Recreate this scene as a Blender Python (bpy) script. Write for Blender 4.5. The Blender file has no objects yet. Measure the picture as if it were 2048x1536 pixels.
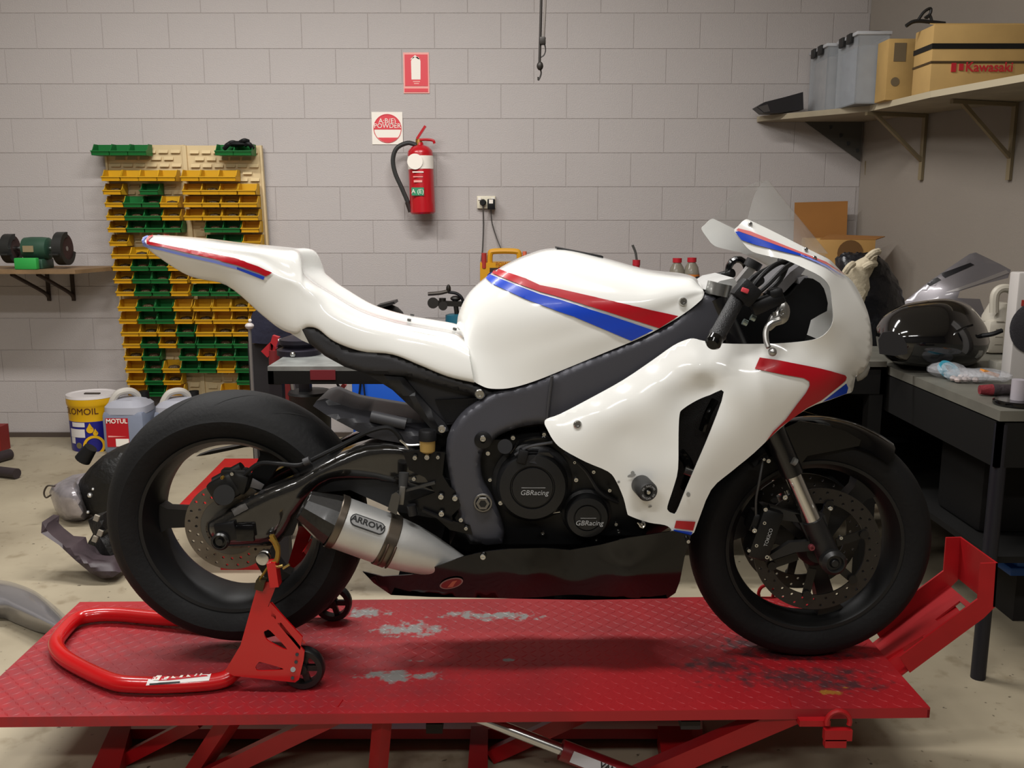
import bpy, bmesh, math, random
import numpy as np
from mathutils import Vector, Matrix
from mathutils.geometry import delaunay_2d_cdt
from mathutils.bvhtree import BVHTree

# ---------------------------------------------------------------- camera, light, exposure
F = 1850.0                      # focal length in pixels of the 2048x1536 frame
HC = 1.36                       # camera height
PITCH = math.radians(10.3)
SC = bpy.context.scene
COL = SC.collection
cam_data = bpy.data.cameras.new('camera')
cam_data.sensor_width = 36.0
cam_data.lens = F / 2048 * 36.0
cam_data.clip_start = 0.05
cam = bpy.data.objects.new('camera', cam_data)
COL.objects.link(cam)
cam.location = (0, 0, HC)
cam.rotation_euler = (math.pi / 2 - PITCH, 0, 0)
SC.camera = cam

world = bpy.data.worlds.new('workshop_ambient')
world.use_nodes = True
world.node_tree.nodes['Background'].inputs[0].default_value = (0.9, 0.95, 1.0, 1)
world.node_tree.nodes['Background'].inputs[1].default_value = 0.05
SC.world = world

def ceiling_lamp(x, y, z, sx, sy, power, col=(1.0, 0.982, 0.96)):
    ld = bpy.data.lights.new('fluorescent_tube', 'AREA')
    ld.shape = 'RECTANGLE'; ld.size = sx; ld.size_y = sy; ld.energy = power; ld.color = col
    lo = bpy.data.objects.new('fluorescent_tube', ld)
    COL.objects.link(lo); lo.location = (x, y, z)
    return lo
CEIL = 3.5
ceiling_lamp(-2.0, 3.5, CEIL - .12, 1.3, .2, 40)
ceiling_lamp(-0.2, 3.5, CEIL - .12, 1.3, .2, 40)
ceiling_lamp(-2.0, 1.1, CEIL - .12, 1.3, .2, 30)
ceiling_lamp(0.0, 1.1, CEIL - .12, 1.3, .2, 30)
ceiling_lamp(-1.2, -1.6, CEIL - .12, 1.3, .2, 34)
ceiling_lamp(1.0, -1.6, CEIL - .12, 1.3, .2, 26)

SC.view_settings.view_transform = 'Standard'
SC.view_settings.look = 'None'
SC.view_settings.gamma = 1.0
SC.view_settings.use_curve_mapping = False
SC.view_settings.exposure = 0.72

# ---------------------------------------------------------------- helpers
CP, SP = math.cos(PITCH), math.sin(PITCH)
CAM = Vector((0, 0, HC))
def raydir(px, py):
    a = (px - 1024) / F; b = -(py - 768) / F
    return Vector((a, CP + b * SP, -SP + b * CP))
def P(px, py, Y):
    v = raydir(px, py); t = Y / v.y
    return CAM + v * t
def PZ(px, py, z):
    v = raydir(px, py); t = (z - HC) / v.z
    return CAM + v * t
def PP(px, py, p0, n):
    v = raydir(px, py); t = (Vector(p0) - CAM).dot(n) / v.dot(n)
    return CAM + v * t
YB = 2.22                       # centre plane of the motorcycle
YW = 5.65                       # back wall
def B(px, py, w):
    return P(px, py, YB - w)

def lin(c):
    if isinstance(c, str):
        c = tuple(int(c[i:i + 2], 16) / 255 for i in (0, 2, 4))
    return tuple(x / 12.92 if x <= .04045 else ((x + .055) / 1.055) ** 2.4 for x in c)
MATS = {}
def M(name, col, rough=.5, metal=0., bump=0., bscale=40., vary=0., vscale=6., coat=0., trans=0., alpha=1., spec=.5, ior=1.45):
    if name in MATS: return MATS[name]
    m = bpy.data.materials.new(name); m.use_nodes = True
    nt = m.node_tree; bs = nt.nodes['Principled BSDF']
    c = lin(col) + (1,)
    bs.inputs['Base Color'].default_value = c
    bs.inputs['Roughness'].default_value = rough
    bs.inputs['Metallic'].default_value = metal
    bs.inputs['Specular IOR Level'].default_value = spec
    bs.inputs['IOR'].default_value = ior
    bs.inputs['Coat Weight'].default_value = coat
    bs.inputs['Coat Roughness'].default_value = .06
    bs.inputs['Transmission Weight'].default_value = trans
    bs.inputs['Alpha'].default_value = alpha
    if bump or vary:
        tc = nt.nodes.new('ShaderNodeTexCoord')
    if vary:
        no = nt.nodes.new('ShaderNodeTexNoise'); no.inputs['Scale'].default_value = vscale; no.inputs['Detail'].default_value = 5
        nt.links.new(tc.outputs['Object'], no.inputs['Vector'])
        mx = nt.nodes.new('ShaderNodeMixRGB'); mx.blend_type = 'MULTIPLY'; mx.inputs[0].default_value = 1
        mx.inputs[1].default_value = c
        mr = nt.nodes.new('ShaderNodeMapRange'); mr.inputs[1].default_value = .3; mr.inputs[2].default_value = .7
        mr.inputs[3].default_value = 1 - vary; mr.inputs[4].default_value = 1 + vary * .4
        nt.links.new(no.outputs['Fac'], mr.inputs[0]); nt.links.new(mr.outputs[0], mx.inputs[2])
        nt.links.new(mx.outputs[0], bs.inputs['Base Color'])
    if bump:
        nb = nt.nodes.new('ShaderNodeTexNoise'); nb.inputs['Scale'].default_value = bscale; nb.inputs['Detail'].default_value = 3
        nt.links.new(tc.outputs['Object'], nb.inputs['Vector'])
        bm = nt.nodes.new('ShaderNodeBump'); bm.inputs['Strength'].default_value = bump; bm.inputs['Distance'].default_value = .01
        nt.links.new(nb.outputs['Fac'], bm.inputs['Height']); nt.links.new(bm.outputs[0], bs.inputs['Normal'])
    MATS[name] = m
    return m

ORG = {}                        # world position of each root
def base_of(o):
    while o is not None:
        if o.name in ORG: return ORG[o.name]
        o = o.parent
    return Vector((0, 0, 0))
def tag(o, label=None, cat=None, group=None, kind=None):
    if label: o['label'] = label
    if cat: o['category'] = cat
    if group: o['group'] = group
    if kind: o['kind'] = kind
    return o
def thing(name, label, cat, loc, group=None, kind=None):
    o = bpy.data.objects.new(name, None); COL.objects.link(o)
    o.location = loc; o.empty_display_size = .05
    ORG[o.name] = Vector(loc)
    return tag(o, label, cat, group, kind)

class G:
    """collects geometry in world coordinates"""
    def __init__(s): s.v = []; s.f = []
    def add(s, v, f):
        n = len(s.v); s.v += [Vector(x) for x in v]; s.f += [tuple(i + n for i in q) for q in f]; return s
    def box(s, c, size, R=None, bev=0):
        x, y, z = (a / 2 for a in size); c = Vector(c)
        pts = [Vector((a * x, b * y, d * z)) for d in (-1, 1) for b in (-1, 1) for a in (-1, 1)]
        fs = [(0, 2, 3, 1), (4, 5, 7, 6), (0, 1, 5, 4), (2, 6, 7, 3), (0, 4, 6, 2), (1, 3, 7, 5)]
        if bev:
            bm = bmesh.new(); vs = [bm.verts.new(p) for p in pts]
            for q in fs: bm.faces.new([vs[i] for i in q])
            bmesh.ops.bevel(bm, geom=bm.edges[:], offset=bev, segments=2, affect='EDGES', profile=.5)
            bm.verts.index_update()
            pts = [v.co.copy() for v in bm.verts]; fs = [tuple(v.index for v in f.verts) for f in bm.faces]; bm.free()
        if R is not None: pts = [R @ p for p in pts]
        return s.add([p + c for p in pts], fs)
    def cyl(s, a, b, r0, r1=None, n=20, caps=True):
        a = Vector(a); b = Vector(b); r1 = r0 if r1 is None else r1
        return s.lathe([(r0, 0), (r1, (b - a).length)], a, b - a, n, caps)
    def lathe(s, prof, c, axis, n=24, caps=True, a0=0., a1=2 * math.pi):
        c = Vector(c); ax = Vector(axis).normalized()
        u = ax.orthogonal().normalized()
        if abs(ax.y) > .99: u = Vector((1, 0, 0))
        w = ax.cross(u); full = abs(a1 - a0 - 2 * math.pi) < 1e-6
        m = n if full else n + 1; v = []; f = []
        for (r, h) in prof:
            for i in range(m):
                t = a0 + (a1 - a0) * i / n
                v.append(c + ax * h + (u * math.cos(t) + w * math.sin(t)) * r)
        for k in range(len(prof) - 1):
            for i in range(n):
                j = (i + 1) % m
                f.append((k * m + i, k * m + j, (k + 1) * m + j, (k + 1) * m + i))
        if caps and full:
            if prof[0][0] > 1e-6: f.append(tuple(range(m))[::-1])
            if prof[-1][0] > 1e-6: f.append(tuple((len(prof) - 1) * m + i for i in range(m)))
        return s.add(v, f)
    def tube(s, pts, r, n=10, sub=6, closed=False, caps=True):
        pts = [Vector(p) for p in pts]
        q = cr(pts, sub, closed) if sub > 1 and len(pts) > 2 else pts
        rr = r if isinstance(r, (list, tuple)) else None
        v = []; f = []; N = len(q); prev = None
        for i, p in enumerate(q):
            if closed: d = q[(i + 1) % N] - q[i - 1]
            else: d = q[min(i + 1, N - 1)] - q[max(i - 1, 0)]
            d.normalize()
            if prev is None: u = d.orthogonal().normalized()
            else:
                u = prev - d * prev.dot(d); u.normalize()
            prev = u; w = d.cross(u)
            ra = r if rr is None else rr[0] + (rr[1] - rr[0]) * i / (N - 1)
            for k in range(n):
                t = 2 * math.pi * k / n; v.append(p + (u * math.cos(t) + w * math.sin(t)) * ra)
        for i in range(N if closed else N - 1):
            a = i * n; b = ((i + 1) % N) * n
            for k in range(n): f.append((a + k, a + (k + 1) % n, b + (k + 1) % n, b + k))
        if caps and not closed:
            f.append(tuple(range(n))[::-1]); f.append(tuple((N - 1) * n + k for k in range(n)))
        return s.add(v, f)
    def prism(s, poly, d):
        n = len(poly); poly = [Vector(p) for p in poly]; d = Vector(d)
        f = [tuple(range(n))[::-1], tuple(range(n, 2 * n))] + [(i, (i + 1) % n, n + (i + 1) % n, n + i) for i in range(n)]
        return s.add(poly + [p + d for p in poly], f)
    def ball(s, c, r, n=14, sc=(1, 1, 1)):
        c = Vector(c); v = []; f = []; m = n // 2
        for i in range(m + 1):
            t = math.pi * i / m
            for k in range(n):
                a = 2 * math.pi * k / n
                v.append(c + Vector((math.sin(t) * math.cos(a) * r * sc[0], math.sin(t) * math.sin(a) * r * sc[1], math.cos(t) * r * sc[2])))
        for i in range(m):
            for k in range(n): f.append((i * n + k, i * n + (k + 1) % n, (i + 1) * n + (k + 1) % n, (i + 1) * n + k))
        return s.add(v, f)
    def bar(s, a, b, wid, hei, up=(0, 0, 1)):
        a = Vector(a); b = Vector(b); d = b - a; L = d.length; d.normalize()
        sdd = d.cross(Vector(up)).normalized(); u2 = sdd.cross(d)
        R = Matrix((d, sdd, u2)).transposed()
        return s.box((a + b) / 2, (L, wid, hei), R)
    def fix(s):
        bm = bmesh.new(); vs = [bm.verts.new(p) for p in s.v]
        for q in s.f:
            try: bm.faces.new([vs[i] for i in q])
            except ValueError: pass
        bmesh.ops.remove_doubles(bm, verts=bm.verts[:], dist=1e-5)
        bmesh.ops.recalc_face_normals(bm, faces=bm.faces[:])
        bm.verts.index_update()
        s.v = [v.co.copy() for v in bm.verts]; s.f = [tuple(v.index for v in f.verts) for f in bm.faces]; bm.free()
        return s
    def build(s, name, mat, parent=None, label=None, cat=None, group=None, kind=None, smooth=35, fix=True, org=None):
        if fix: s.fix()
        if parent is not None: o0 = base_of(parent)
        elif org is not None: o0 = Vector(org)
        else:
            xs = [p.x for p in s.v]; ys = [p.y for p in s.v]; zs = [p.z for p in s.v]
            o0 = Vector(((min(xs) + max(xs)) / 2, (min(ys) + max(ys)) / 2, min(zs)))
        me = bpy.data.meshes.new(name)
        me.from_pydata([tuple(p - o0) for p in s.v], [], s.f)
        if isinstance(mat, (list, tuple)):
            for q in mat: me.materials.append(q)
        else: me.materials.append(mat)
        if smooth:
            me.polygons.foreach_set('use_smooth', [True] * len(me.polygons))
            me.set_sharp_from_angle(angle=math.radians(smooth))
        me.update()
        o = bpy.data.objects.new(name, me); COL.objects.link(o)
        if parent is not None: o.parent = parent
        else: o.location = o0; ORG[o.name] = o0
        return tag(o, label, cat, group, kind)

def cr(pts, sub=6, closed=False):
    n = len(pts); out = []
    rng = range(n if closed else n - 1)
    for i in rng:
        if closed: p0, p1, p2, p3 = pts[i - 1], pts[i], pts[(i + 1) % n], pts[(i + 2) % n]
        else:
            p1, p2 = pts[i], pts[i + 1]
            p0 = pts[i - 1] if i > 0 else p1 * 2 - p2
            p3 = pts[i + 2] if i + 2 < n else p2 * 2 - p1
        for k in range(sub):
            t = k / sub
            out.append(.5 * ((2 * p1) + (p2 - p0) * t + (2 * p0 - 5 * p1 + 4 * p2 - p3) * t * t + (3 * p1 - p0 - 3 * p2 + p3) * t ** 3))
    if not closed: out.append(pts[-1].copy())
    return out
def cr2(pts, sub=4, closed=False):
    return [(v.x, v.y) for v in cr([Vector((a, b, 0)) for a, b in pts], sub, closed)]

def mirror(g):
    m = G(); m.v = [Vector((p.x, 2 * YB - p.y, p.z)) for p in g.v]; m.f = [q[::-1] for q in g.f]
    return m
def bvh_of(g):
    return BVHTree.FromPolygons([tuple(p) for p in g.v], g.f)

def inpoly(x, y, poly):
    c = False; n = len(poly); j = n - 1
    for i in range(n):
        xi, yi = poly[i]; xj, yj = poly[j]
        if (yi > y) != (yj > y) and x < (xj - xi) * (y - yi) / (yj - yi) + xi: c = not c
        j = i
    return c
def segdist(X, poly):
    a = np.array(poly); b = np.roll(a, -1, axis=0); ab = b - a
    ap = X[:, None, :] - a[None]; t = np.clip((ap * ab).sum(2) / np.maximum((ab * ab).sum(1), 1e-9), 0, 1)
    d = ap - t[..., None] * ab[None]
    return np.sqrt((d * d).sum(2)).min(1)
def densify(poly, step):
    out = []
    for i in range(len(poly)):
        a = poly[i]; b = poly[(i + 1) % len(poly)]
        L = math.hypot(b[0] - a[0], b[1] - a[1]); k = max(1, int(L / step))
        for j in range(k): out.append((a[0] + (b[0] - a[0]) * j / k, a[1] + (b[1] - a[1]) * j / k))
    return out
def trimesh2d(outline, holes, step):
    ol = densify(outline, step); hl = [densify(h, step) for h in holes]
    xs = [p[0] for p in ol]; ys = [p[1] for p in ol]
    pts = list(ol); edges = [(i, (i + 1) % len(ol)) for i in range(len(ol))]
    for h in hl:
        b = len(pts); pts += h; edges += [(b + i, b + (i + 1) % len(h)) for i in range(len(h))]
    gx = np.arange(min(xs) + step * .5, max(xs), step); gy = np.arange(min(ys) + step * .5, max(ys), step * .87)
    grid = []
    for r, y in enumerate(gy):
        for x in gx:
            xx = x + (step * .5 if r % 2 else 0)
            if inpoly(xx, y, ol) and not any(inpoly(xx, y, h) for h in hl): grid.append((xx, y))
    if grid:
        ga = np.array(grid); d = segdist(ga, ol)
        for h in hl: d = np.minimum(d, segdist(ga, h))
        pts += [grid[i] for i in range(len(grid)) if d[i] > step * .45]
    res = delaunay_2d_cdt([Vector(p) for p in pts], edges, [], 0, 1e-4)
    V = [(v.x, v.y) for v in res[0]]; T = []
    for t in res[2]:
        cx = sum(V[i][0] for i in t) / 3; cy = sum(V[i][1] for i in t) / 3
        if inpoly(cx, cy, ol) and not any(inpoly(cx, cy, h) for h in hl): T.append(tuple(t))
    return V, T, ol
def rbf(ctrl, soft=1e-4):
    if not isinstance(ctrl, (list, tuple)):
        return lambda X: np.full(len(X), float(ctrl))
    c = np.array(ctrl, float); n = len(c); S = 100.
    A = c[:, :2] / S
    def phi(r2): return .5 * r2 * np.log(r2 + 1e-9)
    K = phi(((A[:, None] - A[None]) ** 2).sum(2)) + np.eye(n) * soft
    Pm = np.hstack([np.ones((n, 1)), A]); L = np.zeros((n + 3, n + 3))
    L[:n, :n] = K; L[:n, n:] = Pm; L[n:, :n] = Pm.T
    sol = np.linalg.solve(L, np.concatenate([c[:, 2], np.zeros(3)]))
    lo, hi = c[:, 2].min() - .015, c[:, 2].max() + .015
    def fn(X):
        Q = X / S
        return np.clip(phi(((Q[:, None] - A[None]) ** 2).sum(2)) @ sol[:n] + sol[n] + Q @ sol[n + 1:], lo, hi)
    return fn
def panel(outline, ctrl, thick=.004, holes=(), step=14, rnd=None, sm=0, plane=None, soft=1e-4):
    """a shell whose outline is given in side view (px) and whose surface stands at w(px) off the centre plane"""
    if sm: outline = cr2(outline, sm, True)
    V, T, ol = trimesh2d(outline, holes, step)
    X = np.array(V); w = rbf(ctrl, soft)(X)
    if rnd:
        d = np.clip(segdist(X, ol) / rnd[0], 0, 1); w = w - rnd[1] * (1 - np.sqrt(np.clip(1 - (1 - d) ** 2, 0, 1)))
    Yp = (lambda q: YB - q) if plane is None else (lambda q: plane - q)
    fr = [P(x, y, Yp(q)) for (x, y), q in zip(V, w)]
    n = len(fr); g = G(); g.v = fr + [p + Vector((0, thick, 0)) for p in fr]
    g.f = [t for t in T] + [tuple(i + n for i in t[::-1]) for t in T]
    cnt = {}
    for t in T:
        for a, b in ((t[0], t[1]), (t[1], t[2]), (t[2], t[0])):
            cnt[(a, b)] = 1
    for (a, b) in list(cnt):
        if (b, a) not in cnt: g.f.append((b, a, a + n, b + n))
    return g
def loft(stations, su=5, sv=5, mirrored=True, tofn=B):
    S = [[tofn(*q) for q in st] for st in stations]
    rows = []
    for st in S:
        if mirrored:
            far = [Vector((p.x, 2 * YB - p.y, p.z)) for p in st]
            line = st[::-1] + [p for p in far if abs(p.y - YB) > 1e-4]
        else: line = st
        rows.append(cr(line, sv))
    cols = list(zip(*rows)); fine = [cr(list(c), su) for c in cols]
    nu = len(fine[0]); nv = len(fine); g = G()
    g.v = [fine[j][i] for i in range(nu) for j in range(nv)]
    g.f = [(i * nv + j, i * nv + j + 1, (i + 1) * nv + j + 1, (i + 1) * nv + j) for i in range(nu - 1) for j in range(nv - 1)]
    g.nu, g.nv = nu, nv
    return g
def capends(g):
    nu, nv = g.nu, g.nv
    g.f.append(tuple(range(nv))); g.f.append(tuple((nu - 1) * nv + j for j in range(nv))[::-1]); return g
def decal(poly, bvh, off=.0012, step=9):
    V, T, _ = trimesh2d(poly, [], step); pts = []; ok = []
    for (x, y) in V:
        d = raydir(x, y).normalized(); h = bvh.ray_cast(CAM, d)
        if h[0] is None: pts.append(CAM); ok.append(False); continue
        nn = h[1] if h[1].dot(d) < 0 else -h[1]
        pts.append(h[0] + nn * off); ok.append(True)
    ys = sorted(p.y for p, k in zip(pts, ok) if k); g = G()
    if not ys: return g
    med = ys[len(ys) // 2]
    g.v = pts; g.f = [t for t in T if all(ok[i] and abs(pts[i].y - med) < .35 for i in t)]
    used = sorted({i for t in g.f for i in t}); mp = {k: i for i, k in enumerate(used)}
    g.v = [pts[i] for i in used]; g.f = [tuple(mp[i] for i in t) for t in g.f]
    return g
def text(name, s, loc, size, mat, parent=None, right=(1, 0, 0), up=(0, 0, 1), ext=.0003, align='CENTER', shear=0., sx=1., bold=0.):
    cu = bpy.data.curves.new(name, 'FONT'); cu.body = s; cu.size = size; cu.extrude = ext
    cu.align_x = align; cu.align_y = 'CENTER'; cu.shear = shear; cu.offset = bold; cu.resolution_u = 3
    tmp = bpy.data.objects.new(name, cu); COL.objects.link(tmp)
    dg = bpy.context.evaluated_depsgraph_get(); me = bpy.data.meshes.new_from_object(tmp.evaluated_get(dg))
    bpy.data.objects.remove(tmp); bpy.data.curves.remove(cu)
    r = Vector(right).normalized(); u = Vector(up).normalized(); k = r.cross(u)
    g = G(); loc = Vector(loc)
    g.v = [loc + r * (v.co.x * sx) + u * v.co.y + k * v.co.z for v in me.vertices]; g.f = [tuple(p.vertices) for p in me.polygons]
    bpy.data.meshes.remove(me)
    return g.build(name, mat, parent, smooth=0, fix=False)
def strip(edge1, edge2):
    return list(edge1) + list(edge2)[::-1]

# ---------------------------------------------------------------- materials
white = M('white_gelcoat', 'e9e9e5', .14, coat=.7, spec=.5)
red_st = M('red_stripe', 'a80d1c', .32, coat=.08)
blue_st = M('blue_stripe', '1440b8', .3, coat=.08)
lblue_st = M('pale_blue_stripe', '8090e0', .3)
black_gl = M('black_gloss', '060607', .13, coat=.25, spec=.35)
black = M('black_plastic', '0d0d0f', .55, spec=.35, bump=.08, bscale=300)
blackm = M('black_metal', '0e0e10', .38, metal=.2)
frame_m = M('anthracite_frame', '47474d', .42, metal=.35, bump=.03, bscale=400)
rubber = M('rubber', '101011', .7, bump=.12, bscale=90, vary=.25, vscale=9, spec=.3)
chrome = M('bright_steel', 'c8c8c6', .22, metal=1)
alu = M('brushed_aluminium', 'cfcfcd', .42, metal=.75, bump=.03, bscale=200, vary=.12, vscale=9)
steel_d = M('disc_steel', '6f685e', .42, metal=.75, vary=.2, vscale=30)
carbon = M('carbon_fibre', '1c1b1a', .2, coat=1., vary=.5, vscale=180)
red_p = M('red_powder_coat', 'b20d12', .24, coat=.5)
red_f = M('red_frame_paint', '9c1016', .42, vary=.25, vscale=7)
gold = M('zinc_yellow', '9a7a35', .38, metal=.7)
whitep = M('white_print', 'e6e4de', .45)
greyp = M('grey_print', '9c9c9c', .5)
blackp = M('black_print', '101010', .5)
redp = M('red_print', 'c02832', .5)
# ---------------------------------------------------------------- the room
def floor_mat():
    m = bpy.data.materials.new('painted_concrete_floor'); m.use_nodes = True; nt = m.node_tree; bs = nt.nodes['Principled BSDF']
    tc = nt.nodes.new('ShaderNodeTexCoord')
    n1 = nt.nodes.new('ShaderNodeTexNoise'); n1.inputs['Scale'].default_value = 1.6; n1.inputs['Detail'].default_value = 7
    n2 = nt.nodes.new('ShaderNodeTexNoise'); n2.inputs['Scale'].default_value = 38; n2.inputs['Detail'].default_value = 2
    n3 = nt.nodes.new('ShaderNodeTexNoise'); n3.inputs['Scale'].default_value = 14; n3.inputs['Detail'].default_value = 4
    for n in (n1, n2, n3): nt.links.new(tc.outputs['Object'], n.inputs['Vector'])
    r1 = nt.nodes.new('ShaderNodeValToRGB'); r1.color_ramp.elements[0].position = .3; r1.color_ramp.elements[1].position = .72
    r1.color_ramp.elements[0].color = lin('857a66') + (1,); r1.color_ramp.elements[1].color = lin('aca18a') + (1,)
    r2 = nt.nodes.new('ShaderNodeValToRGB'); r2.color_ramp.elements[0].position = .24; r2.color_ramp.elements[1].position = .29
    r2.color_ramp.elements[0].color = (.12, .1, .08, 1); r2.color_ramp.elements[1].color = (1, 1, 1, 1)
    r3 = nt.nodes.new('ShaderNodeValToRGB'); r3.color_ramp.elements[0].position = .27; r3.color_ramp.elements[1].position = .42
    r3.color_ramp.elements[0].color = (.55, .5, .42, 1); r3.color_ramp.elements[1].color = (1, 1, 1, 1)
    nt.links.new(n1.outputs['Fac'], r1.inputs[0]); nt.links.new(n2.outputs['Fac'], r2.inputs[0]); nt.links.new(n3.outputs['Fac'], r3.inputs[0])
    a = nt.nodes.new('ShaderNodeMixRGB'); a.blend_type = 'MULTIPLY'; a.inputs[0].default_value = .85
    b = nt.nodes.new('ShaderNodeMixRGB'); b.blend_type = 'MULTIPLY'; b.inputs[0].default_value = .6
    nt.links.new(r1.outputs[0], a.inputs[1]); nt.links.new(r2.outputs[0], a.inputs[2])
    nt.links.new(a.outputs[0], b.inputs[1]); nt.links.new(r3.outputs[0], b.inputs[2])
    nt.links.new(b.outputs[0], bs.inputs['Base Color']); bs.inputs['Roughness'].default_value = .5
    return m
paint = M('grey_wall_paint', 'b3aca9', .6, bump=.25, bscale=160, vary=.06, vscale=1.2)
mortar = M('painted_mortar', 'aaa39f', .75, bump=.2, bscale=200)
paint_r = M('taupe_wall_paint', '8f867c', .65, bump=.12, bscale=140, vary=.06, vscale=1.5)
ceil_m = M('ceiling_board', 'cfccc4', .8)
U = Vector((.3676, -.93, 0)).normalized()        # along the right wall, towards the camera
NRM = Vector((-.93, -.3676, 0)).normalized()     # out of the right wall, into the room
CORNER = Vector((P(1717, 400, YW).x, YW, 0))
g = G().box((0, 1.2, -.05), (13, 11, .1)); g.build('floor', floor_mat(), kind='structure')
g = G().box((0, 1.2, CEIL + .05), (13, 11, .1)); g.build('ceiling', ceil_m, kind='structure')
XL = -5.2
g = G().box((XL - .05, 1.2, CEIL / 2), (.1, 11, CEIL)); g.build('wall_left', M('left_wall_paint', '8f8a84', .7), kind='structure')
g = G().box((0, -3.6, CEIL / 2), (13, .1, CEIL)); g.build('wall_front', M('roller_door_grey', '5c5956', .6), kind='structure')
g = G(); a = CORNER; b = CORNER + U * 9.8
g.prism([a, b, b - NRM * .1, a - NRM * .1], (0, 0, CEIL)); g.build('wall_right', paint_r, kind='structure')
wall = G().box(((XL + CORNER.x + .1) / 2, YW + .1028, CEIL / 2), (CORNER.x + .1 - XL, .2, CEIL)).build('wall_back', mortar, kind='structure')
ORG[wall.name] = wall.location.copy()
# concrete blocks in running bond, each its own piece of the wall
CO, BLK, J = .1968, .386, .0032
def block_mesh(w, h):
    g = G().box((0, 0, 0), (w - J, .012, h - J), bev=.0014).fix()
    me = bpy.data.meshes.new('block'); me.from_pydata([tuple(p) for p in g.v], [], g.f); me.materials.append(paint); return me
full = block_mesh(BLK, CO); cuts = {}
for r in range(0, 14):
    z0 = .1525 + CO * (r - 1); zc = z0 + CO / 2; h = CO
    off = -.064 + (0 if r % 2 == 0 else BLK / 2)
    k = math.floor((-3.35 - off) / BLK)
    while True:
        x0 = off + k * BLK; x1 = x0 + BLK; k += 1
        if x0 > CORNER.x - .02: break
        x1c = min(x1, CORNER.x)
        if abs(x1c - x1) < 1e-6: me = full; xc = (x0 + x1) / 2
        else:
            key = round(x1c - x0, 3)
            if key not in cuts: cuts[key] = block_mesh(x1c - x0, CO)
            me = cuts[key]; xc = (x0 + x1c) / 2
        o = bpy.data.objects.new('block', me); COL.objects.link(o); o.parent = wall
        o.location = Vector((xc, YW + .006, zc)) - wall.location
g = G().box(((XL + CORNER.x) / 2, YW - .012, .012), (CORNER.x - XL, .024, .03)); g.build('baseboard_back', M('dark_skirting', '4b4038', .7), kind='structure')

# ---------------------------------------------------------------- signs and fire extinguisher
t = thing('fire_sign', 'red fire extinguisher location sign with white pictogram on the block wall', 'sign', P(832, 187, YW - .002))
def wq(name, x0, y0, x1, y1, mat, par, d=.004, depth=.003, bev=0):
    a = P(x0, y0, YW - d); b = P(x1, y1, YW - d)
    return G().box(((a.x + b.x) / 2, YW - d, (a.z + b.z) / 2), (abs(b.x - a.x), depth, abs(a.z - b.z)), bev=bev).build(name, mat, par)
sign_red = M('sign_red', 'd9404a', .4); sign_w = M('sign_white', 'f0e9de', .35); sign_p = M('sign_pink', 'eaa39a', .4)
wq('backing', 806, 105, 859, 187, sign_p, t, .003)
wq('red_field', 809, 109, 856, 172, sign_red, t, .0055)
wq('caption_band', 809, 177, 856, 184, sign_red, t, .0055)
gp = G()
def wpoly(g, pts, d=.0075, th=.001): return g.prism([P(x, y, YW - d) for x, y in pts], (0, th, 0))
wpoly(gp, [(823, 159), (841, 159), (841, 122), (837, 114), (826, 114), (822, 122)]); gp.build('pictogram_body', sign_w, t)
gp = G(); wpoly(gp, [(820, 119), (830, 110), (841, 119), (836, 118), (830, 114), (824, 118)]); gp.build('pictogram_handle', sign_w, t)
gp = G(); wpoly(gp, [(826, 162), (840, 162), (840, 164), (826, 164)]); wpoly(gp, [(828, 166), (838, 166), (838, 168), (828, 168)]); gp.build('pictogram_base', sign_p, t)
t = thing('powder_sign', 'square white sign with a red powder disc beside the extinguisher hose', 'sign', P(775, 290, YW - .002))
wq('backing', 743, 224, 806, 289, sign_w, t, .003)
c = P(775, 257, YW - .006); rr = (P(803, 257, YW - .006) - c).length
G().lathe([(rr * .96, 0), (rr, 0), (rr, .002), (rr * .96, .002), (rr * .96, 0)], c, (0, -1, 0), 40, False).build('red_ring', sign_red, t)
def seg(a0, a1, r): return [c + Vector((math.cos(math.radians(a)) * r, 0, math.sin(math.radians(a)) * r)) for a in np.linspace(a0, a1, 24)]
G().prism(seg(-4, 184, rr * .96), (0, .002, 0)).build('red_half', sign_red, t)
G().prism(seg(222, 318, rr * .94), (0, .002, 0)).build('red_foot', sign_red, t)
text('lettering', 'A:B(E)', c + Vector((0, -.002, .042)), .04, sign_w, t)
text('lettering', 'POWDER', c + Vector((0, -.002, .014)), .038, sign_w, t)

t = thing('fire_extinguisher', 'red dry powder fire extinguisher with black hose hung on the back wall', 'fire extinguisher', P(842, 428, YW - .09))
ce = P(846, 428, YW - .09); ct = P(840, 298, YW - .09); ax = (ct - ce)
L = ax.length; ex_red = M('extinguisher_red', 'b3141f', .28, coat=.5)
R0 = .074
body = G().lathe([(R0 * .9, 0), (R0, .01), (R0, L * .93), (R0 * .96, L * .97), (R0 * .7, L * 1.03), (R0 * .3, L * 1.06), (.02, L * 1.1)], ce, ax, 36).build('cylinder', ex_red, t)
G().lathe([(R0 + .001, L * .69), (R0 + .001, L * .89)], ce, ax, 36, False).build('white_band', sign_w, body)
cd = P(830, 323, YW - .17); G().lathe([(.045, 0), (.045, .002)], cd, (-.12, -1, 0), 24).build('round_tag', sign_w, body)
for k, (y0, y1, mm, s) in enumerate(((342, 346, sign_w, .8), (352, 355, sign_p, .7), (359, 366, sign_p, .6))):
    a = P(822, y0, YW - .166); b = P(850, y1, YW - .166)
    G().box(((a.x + b.x) / 2, YW - .166, (a.z + b.z) / 2), ((b.x - a.x) * s, .002, abs(a.z - b.z) * .6)).build('print_line', mm, body)
a = P(823, 375, YW - .168); b = P(848, 391, YW - .168)
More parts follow.
